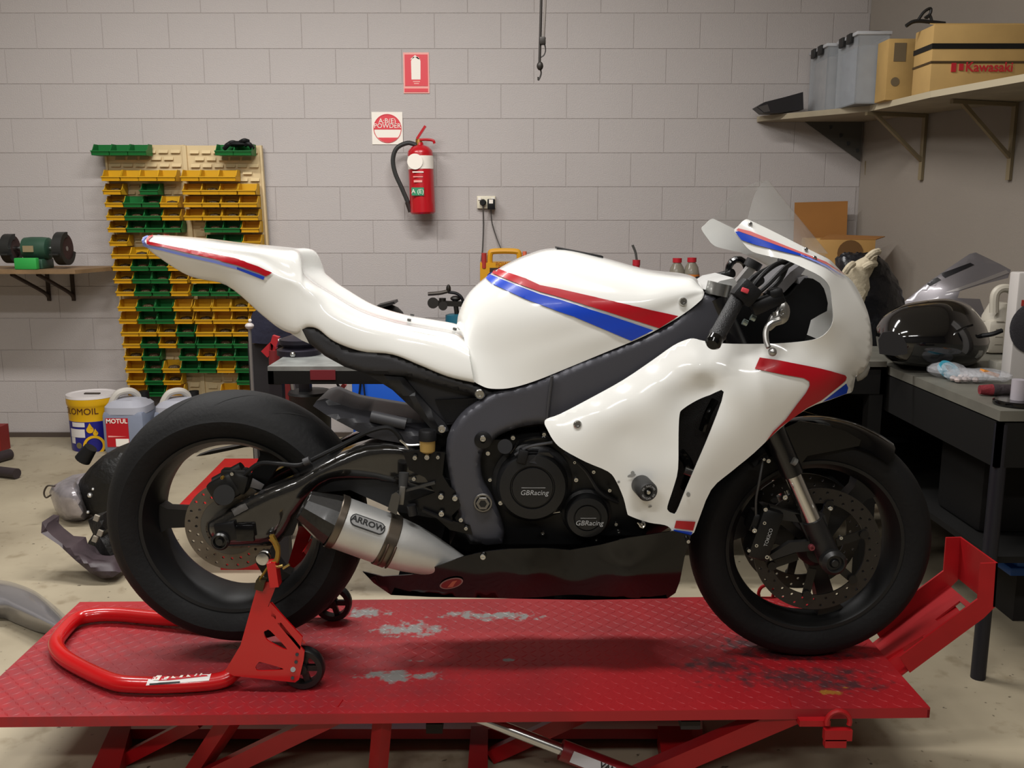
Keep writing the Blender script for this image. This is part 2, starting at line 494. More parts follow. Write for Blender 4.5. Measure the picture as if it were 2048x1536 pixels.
gl = G().box(((a.x + b.x) / 2, YW - .168, (a.z + b.z) / 2), (b.x - a.x, .003, a.z - b.z)).build('green_label', M('label_green', '2f8a62', .5), body)
text('lettering', 'A (E)', ((a.x + b.x) / 2, YW - .171, (a.z + b.z) / 2), .035, sign_w, body)
top = P(838, 290, YW - .09)
G().cyl(top - ax.normalized() * .02, top + ax.normalized() * .035, .022, .018).build('valve', M('brass', 'a0793a', .4, metal=.8), t)
G().bar(P(834, 278, YW - .1), P(851, 252, YW - .1), .022, .014).build('upper_lever', ex_red, t)
G().tube([P(838, 280, YW - .1), P(852, 279, YW - .1), P(866, 281, YW - .1), P(869, 287, YW - .1)], .008, 8).build('carry_handle', ex_red, t)
G().tube([P(833, 290, YW - .1), P(815, 286, YW - .1), P(794, 296, YW - .1), P(786, 318, YW - .1), P(790, 345, YW - .1), P(803, 375, YW - .1), P(813, 398, YW - .1), P(819, 412, YW - .1)], .0135, 10).build('hose', M('hose_black', '2a2a29', .55), t)
G().cyl(P(815, 404, YW - .1), P(821, 424, YW - .1), .016, .013).build('nozzle', M('nozzle_dark', '2c211f', .5), t)
G().box(P(842, 330, YW - .01), (.05, .03, .2)).build('wall_bracket', M('bracket_grey', '5a5754', .5), t)

# power outlet and its plugs
t = thing('power_outlet', 'cream double power outlet on the block wall right of the extinguisher', 'outlet', P(972, 417, YW))
plate_m = M('cream_plastic', 'd8d0ba', .4)
wq('plate', 954, 392, 991, 417, plate_m, t, .012, .022, .003)
wq('rocker_switch', 956, 395, 962, 400, sign_w, t, .026, .006); wq('rocker_switch', 983, 395, 989, 400, sign_w, t, .026, .006)
cord_m = M('cord_grey', '4a4744', .6)
t = thing('power_plug', 'round black plug with grey cord in the left socket of the outlet', 'plug', P(966, 412, YW - .04))
G().lathe([(.017, 0), (.02, .02), (.014, .035)], P(966, 405, YW - .023), (0, -1, 0), 16).build('plug_body', black, t)
G().tube([P(966, 410, YW - .045), P(967, 450, YW - .02), P(965, 500, YW - .02), P(962, 530, YW - .03), P(965, 575, YW - .1)], .0042, 6).build('cord', cord_m, t)
t = thing('power_adapter', 'black charger adapter with pale face in the right socket of the outlet', 'adapter', P(982, 420, YW - .04))
wq('adapter_body', 975, 398, 990, 419, black, t, .045, .045, .004); wq('pale_face', 978, 399, 986, 407, sign_w, t, .069, .003)
G().tube([P(982, 420, YW - .045), P(984, 445, YW - .02), P(993, 475, YW - .02), P(1003, 500, YW - .05)], .0035, 6).build('cord', cord_m, t)

# lifting tackle hanging from the roof
t = thing('hanging_tackle', 'dark hanging tackle line with a hook end in front of the wall', 'tackle', P(1078, 162, 4.6))
tk = M('tackle_dark', '2a2622', .5, metal=.3); YT = 4.6
G().tube([P(1083, -60, YT), P(1082, 20, YT), P(1079, 130, YT)], .0065, 8).build('main_line', tk, t)
G().tube([P(1092, -60, YT), P(1090, 20, YT), P(1087, 80, YT)], .006, 8).build('return_line', M('tackle_grey', '6d6660', .6), t)
G().box(P(1085, 82, YT), (.03, .03, .035), bev=.005).build('clamp', tk, t)
G().tube([P(1089, 86, YT), P(1091, 100, YT), P(1088, 110, YT), P(1081, 115, YT)], .003, 6).build('wire_loop', tk, t)
G().ball(P(1080, 132, YT), .016, 12, (1, 1, 1.3)).build('swivel', tk, t)
G().tube([P(1081, 138, YT), P(1082, 148, YT), P(1077, 160, YT), P(1076, 154, YT)], .004, 6).build('hook', tk, t)

# ---------------------------------------------------------------- louvred panels and parts bins
lv = M('louvre_cream', 'd3bd92', .6, vary=.08, vscale=5)
YP = YW - .035
def ppoint(x, y, d=0): return P(x, y, YP - d)
def louvre_panel(xt0, xt1, xb0, xb1, yt, yb, label):
    t = thing('louvred_panel', label, 'panel', ppoint((xb0 + xb1) / 2, yb), 'louvred panels on the back wall')
    q = [ppoint(xb0, yb), ppoint(xb1, yb), ppoint(xt1, yt), ppoint(xt0, yt)]
    G().prism(q, (0, .012, 0)).build('sheet', lv, t)
    f = G(); f.bar(q[0], q[3], .03, .012); f.bar(q[1], q[2], .03, .012); f.build('edge_fold', lv, t)
    g = G(); ny = 36
    for j in range(ny):
        fy = (j + .5) / ny; y = yt + 6 + (yb - yt - 8) * fy
        x0 = xt0 + (xb0 - xt0) * fy; x1 = xt1 + (xb1 - xt1) * fy; n = 6
        for i in range(n):
            a = x0 + 6 + (x1 - x0 - 10) * (i + (.5 if j % 2 else .1)) / n; b_ = a + (x1 - x0) / n * .72
            if b_ > x1 - 2: continue
            A = ppoint(a, y - 3.4, .001); C = ppoint(b_, y - 3.4, .001); h = A.z - ppoint(a, y + 3.4).z
            g.add([A, C, C + Vector((0, -.014, -h)), A + Vector((0, -.014, -h)), A + Vector((0, 0, -h)), C + Vector((0, 0, -h))], [(0, 1, 2, 3), (3, 2, 5, 4), (0, 3, 4), (1, 5, 2)])
    g.build('louvre', lv, t, kind='stuff', smooth=0)
    return t
louvre_panel(211, 367, 262, 407, 290, 792, 'left of the two cream louvred panels that hold the parts bins')
louvre_panel(371, 522, 411, 556, 291, 795, 'right of the two cream louvred panels that hold the parts bins')
bin_y = M('bin_yellow', 'cc9c16', .45); bin_g = M('bin_green', '14682e', .45)
def bin_mesh(mat):
    W, H, D, T = .106, .065, .1, .003; g = G()
    g.box((0, -.0015, H / 2), (W, T, H)); g.box((0, -D / 2, T / 2), (W * .96, D, T))
    for s in (-1, 1):
        x = s * (W / 2 - T / 2)
        g.prism([(x - T / 2, 0, 0), (x - T / 2, -D * .92, 0), (x - T / 2, -D, H * .34), (x - T / 2, -D * .8, H * .5), (x - T / 2, -D * .55, H), (x - T / 2, 0, H)], (T, 0, 0))
    g.prism([(-W / 2, -D * .92, 0), (W / 2, -D * .92, 0), (W / 2, -D, H * .34), (-W / 2, -D, H * .34)], (0, T, 0))
    g.prism([(-W / 2 - .002, -D - .004, H * .32), (W / 2 + .002, -D - .004, H * .32), (W / 2 + .002, -D - .004, H * .4), (-W / 2 - .002, -D - .004, H * .4)], (0, .008, 0))
    g.fix(); me = bpy.data.meshes.new('parts_bin'); me.from_pydata([tuple(p) for p in g.v], [], g.f); me.materials.append(mat); return me
bmy, bmg = bin_mesh(bin_y), bin_mesh(bin_g)
fill_m = M('bin_fasteners', '4a3a22', .45, metal=.3, bump=.8, bscale=120)
rows = [(300, 'GGG', '__GG', -14), (351, 'YYYY', 'YYY_', 0), (378, 'Y_G_', 'YYYY', 0), (403, 'YGGY', 'YYYY', 0), (429, 'YGGY', 'YYYY', 0),
        (453, 'YGGG', '_GGY', 0), (480, 'Y___', '_GGY', 0), (505, 'YYYY', 'YYYY', 0), (529, 'YGGY', 'YYYY', 0), (554, 'YGGY', 'YYYY', 0), (579, 'YGGY', 'GGGY', 0),
        (609, 'YGGY', 'YYYY', 0), (634, 'YGGY', 'YYYY', 0), (659, 'YYYG', 'YYYY', 0), (682, 'YGYG', 'GGGY', 0), (707, 'YG_G', 'YGGY', 0),
        (731, 'YGYG', 'GYGY', 0), (755, 'YGY_', '__GY', 0), (778, 'YGY_', '_YYY', 0)]
ORD = ['first', 'second', 'third', 'fourth', 'fifth', 'sixth', 'seventh', 'eighth', 'ninth', 'tenth', 'eleventh', 'twelfth', 'thirteenth', 'fourteenth', 'fifteenth', 'sixteenth', 'seventeenth', 'eighteenth', 'nineteenth']
random.seed(4)
for ri, (y, Ls, Rs, dx) in enumerate(rows):
    for side, cells in (('left', Ls), ('right', Rs)):
        k = 0
        x0 = (211 + (y - 351) * .122) if side == 'left' else (368 + (y - 351) * .092)
        if side == 'left': x0 += dx
        for ci, ch in enumerate(cells):
            if ch == '_': continue
            xc = x0 + 36.4 * (ci + .5)
            p = P(xc, y + 11.5, YP - .06)
            o = bpy.data.objects.new('parts_bin', bmy if ch == 'Y' else bmg); COL.objects.link(o)
            o.location = (p.x, YP - .016, p.z); o.rotation_euler = (0, 0, random.uniform(-.03, .03))
            k += 1; cname = 'yellow' if ch == 'Y' else 'green'
            tag(o, '%s parts bin, %s from left in the %s row of the %s louvred panel' % (cname, ORD[k - 1], ORD[ri], side), 'bin', 'plastic bins on the louvred panels')
            if ri > 1 and random.random() < .6:
                q = G().ball(p + Vector((0, .005, .022)), .036, 8, (1.1, .9, .5)).build('fasteners', fill_m, None, org=o.location)
                q.parent = o; q.location = (0, 0, 0); q['kind'] = 'stuff'
t = thing('work_glove', 'black crumpled work glove lying on the top green bins of the right panel', 'glove', P(472, 300, YP - .06))
G().ball(P(474, 288, YP - .07), .05, 14, (1.35, .7, .36)).build('palm', black, t)
g = G()
for a, b in (((448, 298), (470, 290)), ((452, 292), (475, 287)), ((480, 285), (497, 283)), ((490, 290), (506, 297))):
    g.tube([P(*a, YP - .08), P((a[0] + b[0]) / 2, min(a[1], b[1]) - 2, YP - .09), P(*b, YP - .07)], .013, 8)
g.build('fingers', black, t)

# ---------------------------------------------------------------- bench grinder on its wall shelf
wood = M('shelf_wood', '84694a', .7, vary=.3, vscale=9, bump=.1, bscale=60)
t = thing('wall_shelf', 'small wooden wall shelf on dark brackets carrying the bench grinder', 'shelf', P(90, 590, YW - .1))
a0 = PP(-40, 546, (0, YW - .46, 0), Vector((0, 1, 0))); zs0 = P(60, 548, YW - .46).z
x1 = P(150, 546, YW - .46).x
G().prism([(x1 - 1.0, YW - .46, zs0), (x1, YW - .46, zs0), (x1 + .1, YW - .02, zs0), (x1 - 1.0, YW - .02, zs0)], (0, 0, .022)).build('board', wood, t)
brk = M('bracket_rust', '3a2e26', .6, metal=.3)
for bx in (82, 132):
    xb = P(bx, 580, YW - .1).x
    G().tube([(xb, YW - .012, zs0 - .17), (xb - .01, YW - .06, zs0 - .13), (xb - .06, YW - .3, zs0 - .012)], .011, 8).bar((xb, YW - .012, zs0 - .19), (xb, YW - .012, zs0), .02, .012, (0, 1, 0)).build('bracket', brk, t)
gz = zs0 + .022
t = thing('bench_grinder', 'green bench grinder with two dark wheels on the wooden wall shelf', 'grinder', (P(75, 520, YW - .3).x, YW - .3, gz))
ggr = M('grinder_green', '2c4a3a', .45, vary=.2, vscale=15); YG = YW - .3
cz = P(75, 497, YG); cx = cz.x
G().lathe([(.045, -.075), (.062, -.068), (.066, -.03), (.066, .03), (.062, .068), (.045, .075)], cz, (1, 0, 0), 28).build('motor_housing', ggr, t)
G().box((cx - .02, YG - .067, cz.z), (.06, .004, .035)).build('name_plate', M('plate_tan', '8d7c5e', .5), t)
G().cyl((cx - .17, YG, cz.z), (cx + .17, YG, cz.z), .014).build('shaft', chrome, t)
stone = M('grinding_stone', '3a2522', .8, bump=.3, bscale=200)
G().lathe([(.02, -.018), (.082, -.018), (.086, -.014), (.086, .014), (.082, .018), (.02, .018)], (cx + .15, YG, cz.z), (1, 0, 0), 32).build('wheel', stone, t)
G().lathe([(.02, -.016), (.074, -.016), (.074, .016), (.02, .016)], (cx - .15, YG, cz.z), (1, 0, 0), 32).build('wheel', stone, t)
gd = M('guard_dark', '2e2e2c', .5, metal=.4)
for s, r in ((.15, .094), (-.15, .083)):
    G().lathe([(r - .03, -.026), (r, -.026), (r, .026), (r - .03, .026)], (cx + s, YG, cz.z), (1, 0, 0), 24, False, math.radians(40), math.radians(300)).build('wheel_guard', gd, t)
    G().box((cx + s * .95, YG - .085, cz.z - .03), (.05, .05, .008)).build('tool_rest', gd, t)
G().box((cx - .01, YG, gz + .028), (.13, .14, .056), bev=.008).build('pedestal', ggr, t)
t = G().box((cx - .012, YW - .41, gz + .033), (.125, .04, .064), bev=.006).build('green_box', M('bright_green', '2d9a44', .5), None, 'bright green small box in front of the grinder base on its shelf', 'box')

# ---------------------------------------------------------------- drums and jerry cans
def printquad(g, c, R, a0, a1, z0, z1, n=10, off=.0012):
    v = []; f = []
    for i in range(n + 1):
        a = math.radians(a0 + (a1 - a0) * i / n)
        for z in (z0, z1): v.append(Vector((c.x + math.sin(a) * (R + off), c.y - math.cos(a) * (R + off), z)))
    for i in range(n): f.append((2 * i, 2 * i + 2, 2 * i + 3, 2 * i + 1))
    return g.add(v, f)
def arctext(name, s, c, R, z, size, mat, par, a_c):
    o = text(name, s, (0, 0, 0), size, mat, None); me = o.data
    for v in me.vertices:
        a = math.radians(a_c) + v.co.x / R; d = R + .002 - v.co.y * 0
        zz = v.co.z
        w = Vector((c.x + math.sin(a) * d, c.y - math.cos(a) * d, z + zz)); v.co = w - base_of(par)
    o.parent = par; o.location = (0, 0, 0); del ORG[o.name]
    return o
bc = PZ(165, 905, 0); bc = Vector((bc.x + .02, bc.y + .13, 0))
t = thing('oil_pail', 'yellow and blue oil pail with a white lid standing by the wall', 'pail', bc)
py_ = M('pail_yellow', 'd6a50f', .35); pb_ = M('pail_blue', '1a1a7a', .35); lidw = M('lid_white', 'd2ccca', .4)
HT = P(165, 795, bc.y - .14).z; R = .136
sh = G().lathe([(R * .93, 0), (R * .95, .01), (R * .97, HT * .55)], bc, (0, 0, 1), 40).build('lower_shell', pb_, t)
G().lathe([(R * .97, HT * .55), (R * .985, HT * .8), (R * 1.0, HT * .81), (R * 1.03, HT * .85), (R * 1.03, HT * .97)], bc, (0, 0, 1), 40, False).build('upper_shell', py_, t)
G().lathe([(0.001, HT * .985), (R * .9, HT * .985), (R * .95, HT), (R * 1.02, HT * 1.0), (R * 1.04, HT * .95)], bc, (0, 0, 1), 40, False).build('lid', lidw, t)
G().box((bc.x + .01, bc.y - .01, HT * .99), (.09, .02, .012)).build('lid_handle', M('handle_dark', '3b332c', .6), t)
arctext('lettering', 'OLOMOIL', bc, R * .985, HT * .685, .052, M('print_brown', '5c2a2a', .5), t, -12)
g = G(); printquad(g, bc, R * .97, -34, 3, HT * .46, HT * .54); printquad(g, bc, R * .965, -44, 2, HT * .27, HT * .42); printquad(g, bc, R * .955, -44, -28, HT * .15, HT * .27); g.build('white_label', lidw, t)
g = G(); cc = (bc.x + R * .30, bc.y - R * .92)
for (ang, zz, r2) in ((15, .41, .02), (27, .34, .014)):
    a = math.radians(ang); p0 = Vector((bc.x + math.sin(a) * R * .975, bc.y - math.cos(a) * R * .975, HT * zz))
    g.lathe([(r2, 0), (r2, .002)], p0, (math.sin(a), -math.cos(a), 0), 16)
    g.prism([p0 + Vector((-r2 * .8, 0, r2 * .5)), p0 + Vector((r2 * .8, 0, r2 * .5)), p0 + Vector((0, 0, r2 * 2))], (0, -.002, 0))
g.build('yellow_drop', py_, t)
a = math.radians(22); p0 = Vector((bc.x + math.sin(a) * R * .955, bc.y - math.cos(a) * R * .955, HT * .12))
g = G().lathe([(.045, 0), (.06, 0), (.06, .003), (.045, .003)], p0, (math.sin(a), -math.cos(a), 0), 24, False)
g.build('yellow_gear', py_, t)
a = math.radians(-17); p0 = Vector((bc.x + math.sin(a) * R * .945, bc.y - math.cos(a) * R * .945, HT * .12))
G().lathe([(.018, 0), (.018, .003)], p0, (math.sin(a), -math.cos(a), 0), 16).build('seal_print', M('print_olive', '6d6540', .5), t)

jm = M('translucent_poly', 'a9aab4', .38, vary=.08, vscale=5)
jl = M('poly_blue_grey', '7f8698', .4, vary=.1, vscale=6)
def jerry(px, py, label, lab):
    c = PZ(px, py, 0); c = Vector((c.x, c.y + .12, 0)); W, D = .245, .24; top = P(px, 822, c.y - .1).z - .0
    c.x += .05
    t = thing('jerry_can', label, 'jerry can', c, 'grey jerry cans on the floor')
    G().box((c.x, c.y, top / 2), (W, D, top), bev=.03).build('body', jl, t)
    g = G()
    v = []
    for (k, z) in ((1.0, top - .02), (.98, top + .02), (.72, top + .055), (.3, top + .065)):
        for i in range(24):
            a = 2 * math.pi * i / 24; sx = math.copysign(abs(math.cos(a)) ** .5, math.cos(a)); sy = math.copysign(abs(math.sin(a)) ** .5, math.sin(a))
            v.append((c.x + sx * W / 2 * k, c.y + sy * D / 2 * k, z))
    g.add(v, [(r * 24 + i, r * 24 + (i + 1) % 24, (r + 1) * 24 + (i + 1) % 24, (r + 1) * 24 + i) for r in range(3) for i in range(24)] + [tuple(72 + i for i in range(24))])
    g.build('shoulder', jm, t)
    G().tube([(c.x - .085, c.y - .06, top + .02), (c.x - .06, c.y - .06, top + .07), (c.x - .03, c.y - .05, top + .1), (c.x + .02, c.y - .01, top + .1), (c.x + .05, c.y + .04, top + .05)], .02, 10).build('handle', M('poly_pale', 'c2bdb5', .4), t)
    G().cyl((c.x + .07, c.y + .05, top + .03), (c.x + .07, c.y + .05, top + .09), .028).build('screw_cap', black, t)
    if lab:
        lc = M('motul_red', 'b01420', .35)
        G().box((c.x - .03, c.y - D / 2 - .001, top * .52), (.128, .004, top * .66)).build('label_sheet', lc, t)
        text('lettering', 'MOTUL', (c.x - .03, c.y - D / 2 - .004, top * .78), .036, sign_w, t, bold=.0008)
        G().box((c.x - .005, c.y - D / 2 - .004, top * .29), (.075, .002, .045)).build('white_patch', sign_w, t)
        G().prism([(c.x - .085, c.y - D / 2 - .004, top * .45), (c.x + .02, c.y - D / 2 - .004, top * .43), (c.x - .085, c.y - D / 2 - .004, top * .415)], (0, .001, 0)).build('pink_flash', sign_p, t)
    return t
jerry(232, 910, 'grey jerry can with a red label standing beside the yellow pail', True)
jerry(334, 908, 'grey jerry can with white handle half hidden behind the rear tyre', False)
# ---------------------------------------------------------------- lift table
DZ = P(1617, 1303, YB).z        # top of the deck
ROT = math.radians(1.1)
def deck_mat():
    m = bpy.data.materials.new('worn_red_deck_paint'); m.use_nodes = True; nt = m.node_tree; bs = nt.nodes['Principled BSDF']
    tc = nt.nodes.new('ShaderNodeTexCoord')
    def noise(sc, det=4):
        n = nt.nodes.new('ShaderNodeTexNoise'); n.inputs['Scale'].default_value = sc; n.inputs['Detail'].default_value = det
        nt.links.new(tc.outputs['Object'], n.inputs['Vector']); return n
    n1 = noise(45, 5); n2 = noise(3.2, 5)
    def math_(op, a, b=None):
        k = nt.nodes.new('ShaderNodeMath'); k.operation = op
        for i, q in enumerate((a, b)):
            if q is None: continue
            if isinstance(q, (int, float)): k.inputs[i].default_value = q
            else: nt.links.new(q, k.inputs[i])
        return k.outputs[0]
    def blob(px, py, rx, ry):
        c = PZ(px, py, DZ); mp = nt.nodes.new('ShaderNodeMapping')
        mp.inputs['Location'].default_value = (-c.x / rx, -c.y / ry, 0); mp.inputs['Scale'].default_value = (1 / rx, 1 / ry, 0)
        nt.links.new(tc.outputs['Object'], mp.inputs['Vector'])
        l = nt.nodes.new('ShaderNodeVectorMath'); l.operation = 'LENGTH'; nt.links.new(mp.outputs[0], l.inputs[0])
        return math_('SUBTRACT', 1.15, l.outputs['Value'])
    def wear(bl, thr, sharp):
        s = None
        for b in bl:
            q = blob(*b); s = q if s is None else math_('MAXIMUM', s, q)
        s = math_('MAXIMUM', s, -.6)
        v = math_('ADD', s, math_('MULTIPLY', math_('SUBTRACT', n1.outputs['Fac'], .5), 2.2))
        k = nt.nodes.new('ShaderNodeMapRange'); nt.links.new(v, k.inputs[0]); k.inputs[1].default_value = thr; k.inputs[2].default_value = thr + sharp
        return k.outputs[0]
    bare = wear([(815, 1258, .14, .075), (735, 1225, .1, .045), (985, 1232, .22, .05), (915, 1228, .05, .03), (795, 1352, .13, .045), (1015, 1320, .04, .012), (832, 1322, .03, .012)], .55, .35)
    dirt = wear([(1520, 1290, .2, .09), (1590, 1355, .28, .075), (1440, 1330, .14, .07), (1690, 1370, .14, .055), (1580, 1310, .25, .05), (1700, 1345, .05, .03)], .35, .7)
    rust = wear([(1662, 1385, .05, .022), (1690, 1375, .02, .008)], .6, .3)
    grime = nt.nodes.new('ShaderNodeMapRange'); nt.links.new(n2.outputs['Fac'], grime.inputs[0]); grime.inputs[1].default_value = .45; grime.inputs[2].default_value = .8
    lg = blob(330, 1330, .75, .28)
    lgm = nt.nodes.new('ShaderNodeMapRange'); nt.links.new(math_('ADD', lg, math_('MULTIPLY', math_('SUBTRACT', n1.outputs['Fac'], .5), 1.6)), lgm.inputs[0]); lgm.inputs[1].default_value = .1; lgm.inputs[2].default_value = 1.0
    def mix(a, b, f, mul=1.):
        k = nt.nodes.new('ShaderNodeMixRGB')
        nt.links.new(math_('MULTIPLY', f, mul), k.inputs[0])
        if isinstance(a, str): k.inputs[1].default_value = lin(a) + (1,)
        else: nt.links.new(a, k.inputs[1])
        k.inputs[2].default_value = lin(b) + (1,); return k.outputs[0]
    c = mix('97121a', '64121a', grime.outputs[0], .7)
    c = mix(c, '5e2a30', lgm.outputs[0], .55)
    c = mix(c, '8d8b88', bare); c = mix(c, '2b2326', dirt, .85); c = mix(c, '8a5a1e', rust)
    nt.links.new(c, bs.inputs['Base Color'])
    nt.links.new(math_('MULTIPLY', bare, .6), bs.inputs['Metallic'])
    bs.inputs['Roughness'].default_value = .52
    return m
deckm = deck_mat()
yn, yf = 1.925, 2.555
def TR(x, y, z):                # the table stands a little askew
    c, s = math.cos(ROT), math.sin(ROT)
    return Vector((x * c - (y - 2.24) * s, 2.24 + x * s + (y - 2.24) * c, z))
DXL, DXR = -1.25, .948
lift = thing('motorcycle_lift', 'low red scissor lift table of worn tread plate under the motorcycle', 'lift', (0, 0, 0))
g = G(); g.prism([TR(DXL, yn, DZ), TR(DXR, yn, DZ), TR(DXR, yf, DZ), TR(DXL, yf, DZ)], (0, 0, -.005))
g.prism([TR(DXL, yn, DZ - .005), TR(DXR, yn, DZ - .005), TR(DXR, yn + .006, DZ - .005), TR(DXL, yn + .006, DZ - .005)], (0, 0, -.02))
g.prism([TR(DXL, yf - .006, DZ - .005), TR(DXR, yf - .006, DZ - .005), TR(DXR, yf, DZ - .005), TR(DXL, yf, DZ - .005)], (0, 0, -.02))
g.prism([TR(DXR - .006, yn, DZ - .005), TR(DXR, yn, DZ - .005), TR(DXR, yf, DZ - .005), TR(DXR - .006, yf, DZ - .005)], (0, 0, -.02))
g.build('deck', deckm, lift)
g = G(); pt = .0235; i = 0
for ix in range(int((DXR - DXL) / pt)):
    for iy in range(int((yf - yn) / pt)):
        x = DXL + .012 + ix * pt; y = yn + .012 + iy * pt
        a = math.radians(45 if (ix + iy) % 2 else -45); L2, W2 = .0125, .0032
        d = Vector((math.cos(a), math.sin(a))); n = Vector((-d.y, d.x))
        q = [(d * L2, 0), (n * W2, 0), (-d * L2, 0), (-n * W2, 0), (d * L2 * .55, .0009), (-d * L2 * .55, .0009)]
        g.add([TR(x + p.x, y + p.y, DZ + z) for p, z in q], [(0, 1, 4), (1, 2, 5, 4), (2, 3, 5), (3, 0, 4, 5)])
g.build('tread_pattern', deckm, lift, kind='stuff', smooth=0, fix=False)
# wheel chock channel
g = G(); ch = []
YN_, YF_ = 2.105, 2.285
def chk(px, py, Y): return P(px, py, Y)
n0, n1_, n2_ = chk(1799, 1314, YN_), chk(1956, 1198, YN_), chk(1962, 1127, YN_)
m0, m1, m2, m3 = chk(1820, 1343, YN_), chk(1968, 1236, YN_), chk(1990, 1214, YN_), chk(1996, 1126, YN_)
m0.z = DZ + .001
def side(pts, Y, th): return G().prism([Vector((p.x, Y, p.z)) for p in pts], (0, th, 0))
side([n0, m0, m1, m2, m3, n2_, n1_], YN_, .005).build('chock_side', red_f, lift)
side([n0, m0, m1, m2, m3, n2_, n1_], YF_, .005).build('chock_side', red_f, lift)
e = Vector((m3.x, 0, 0)); G().prism([Vector((m2.x, YN_, m2.z)), Vector((m3.x, YN_, m3.z)), Vector((m3.x, YF_ + .005, m3.z)), Vector((m2.x, YF_ + .005, m2.z))], (-.005, 0, 0)).build('chock_stop', red_f, lift)
g = G()
A = Vector((m0.x, 0, m0.z + .004)); D = Vector((m1.x, 0, m1.z + .006)) - A
def fl(t0, t1, y0, y1): g.prism([A + D * t0 + Vector((0, y0, 0)), A + D * t1 + Vector((0, y0, 0)), A + D * t1 + Vector((0, y1, 0)), A + D * t0 + Vector((0, y1, 0))], (-.003, 0, .004))
fl(-.16, 1, YN_ + .098, YF_); fl(-.16, 1, YN_ + .005, YN_ + .052); fl(-.16, .1, YN_ + .052, YN_ + .098); fl(.36, .6, YN_ + .052, YN_ + .098); fl(.94, 1.0, YN_ + .052, YN_ + .098)
g.build('chock_floor', red_f, lift)
G().bar(TR(.945, 2.19, DZ - .012), A + D * .9 + Vector((0, 2.19, -.012)), .04, .012).build('chock_arm', red_f, lift)
# tow loops
def loop(px, py, Y):
    c = P(px, py, Y); gg = G()
    gg.tube([c + Vector((math.cos(a) * .026, 0, math.sin(a) * .026 + .008)) for a in np.linspace(-.3, math.pi + .3, 12)], .006, 8, 1)
    gg.box(c + Vector((0, 0, -.022)), (.062, .016, .026)); gg.box(c + Vector((-.005, 0, -.042)), (.048, .016, .02)); gg.box(c + Vector((-.05, .02, .0)), (.07, .03, .014))
    gg.build('tow_loop', red_f, lift)
loop(1676, 1450, 1.915)
c = P(1532, 1187, 2.57); G().tube([c + Vector((math.cos(a) * .022, 0, math.sin(a) * .026)) for a in np.linspace(-.4, math.pi + .4, 10)], .005, 8, 1).build('tow_loop', red_f, lift)
# scissor frame
g = G(); g.prism([P(230, 1458, 2.2), P(1405, 1458, 2.2), P(1405, 1440, 2.32), P(230, 1440, 2.32)], (0, 0, -.028)); g.build('base_rail', red_f, lift)
for (xa, xb, xc, xd) in ((222, 172, 232, 262), (942, 934, 975, 976), (1315, 1330, 1400, 1382)):
    zz = .055; a, b, c2, d2 = PZ(xa, 1452, zz), PZ(xb, 1560, zz), PZ(xc, 1560, zz), PZ(xd, 1452, zz)
    G().prism([a, b, c2, d2], (0, 0, -.05)).build('base_crossmember', red_f, lift)
dk = M('shaded_red_frame', '4a0e14', .5)
def arm(a, b, Y0, Y1, w, h, mat=red_f): G().bar(P(*a, Y0), P(*b, Y1), w, h).build('scissor_arm', mat, lift)
arm((360, 1590), (470, 1425), 2.12, 2.0, .05, .035); arm((400, 1560), (690, 1420), 2.03, 1.96, .03, .04)
arm((235, 1525), (400, 1440), 2.13, 2.06, .03, .03); arm((755, 1550), (766, 1425), 2.0, 1.98, .03, .035)
arm((1240, 1570), (1590, 1420), 2.02, 1.965, .04, .045); arm((985, 1510), (1170, 1425), 2.14, 2.05, .03, .035)
G().box(P(870, 1447, 2.1), (.04, .05, .025)).build('stop_pad', M('pad_dark', '2a2422', .7), lift)
G().box(P(1378, 1442, 2.0), (.045, .04, .02)).build('stop_pad', MATS['pad_dark'], lift)
ra, rb, rc = P(930, 1425, 2.0), P(1122, 1499, 1.985), P(1330, 1580, 1.97)
G().cyl(ra, rb, .0135).build('cylinder_rod', chrome, lift)
cb = G().cyl(rb, rc, .024, n=24).build('cylinder_body', M('ram_red', '6d0c14', .4), lift)
dr = (rc - rb).normalized(); upv = Vector((-dr.z, 0, dr.x)).normalized()
if upv.z < 0: upv = -upv
sc = rb + dr * .105 + Vector((0, -.0245, .006))
G().add([sc - dr * .08 - upv * .014, sc + dr * .13 - upv * .014, sc + dr * .13 + upv * .016, sc - dr * .08 + upv * .016], [(0, 1, 2, 3)]).build('sticker', M('sticker_silver', 'b0aeb2', .4), cb, fix=False)
text('lettering', 'VANCE', sc + dr * .02 + upv * .008 + Vector((0, -.001, 0)), .02, blackp, cb, right=dr, up=upv, bold=.0006)
text('lettering', 'HINES', sc + dr * .02 - upv * .006 + Vector((0, -.001, 0)), .02, blackp, cb, right=dr, up=upv, bold=.0006)

# ---------------------------------------------------------------- rear paddock stand
stand = thing('paddock_stand', 'bright red rear paddock stand holding up the motorcycle swingarm', 'stand', (P(400, 1300, YB).x, YB, DZ))
TRD = .0195; zt = DZ + .024
tubep = [(474, 1351), (440, 1361), (350, 1369), (270, 1369), (222, 1362), (160, 1334), (124, 1311), (112, 1288), (124, 1266), (152, 1239), (190, 1230), (240, 1229), (330, 1237), (430, 1247)]
pts = [PZ(x, y, zt) for x, y in tubep]
pts[0] = pts[0] + Vector((0, 0, .014)); pts[-1] = pts[-1] + Vector((0, 0, .01))
tubeo = G().tube(pts, TRD, 18, 6).build('frame_tube', red_p, stand)
YS = pts[1].y - TRD - .001
plate = [(516, 1167), (556, 1162), (536, 1213), (609, 1303), (607, 1321), (598, 1359), (590, 1365), (468, 1352), (450, 1342), (481, 1290), (502, 1216)]
h1 = cr2([(527, 1266), (533, 1261), (541, 1262), (572, 1295), (571, 1299), (560, 1295), (535, 1281)], 3, True)
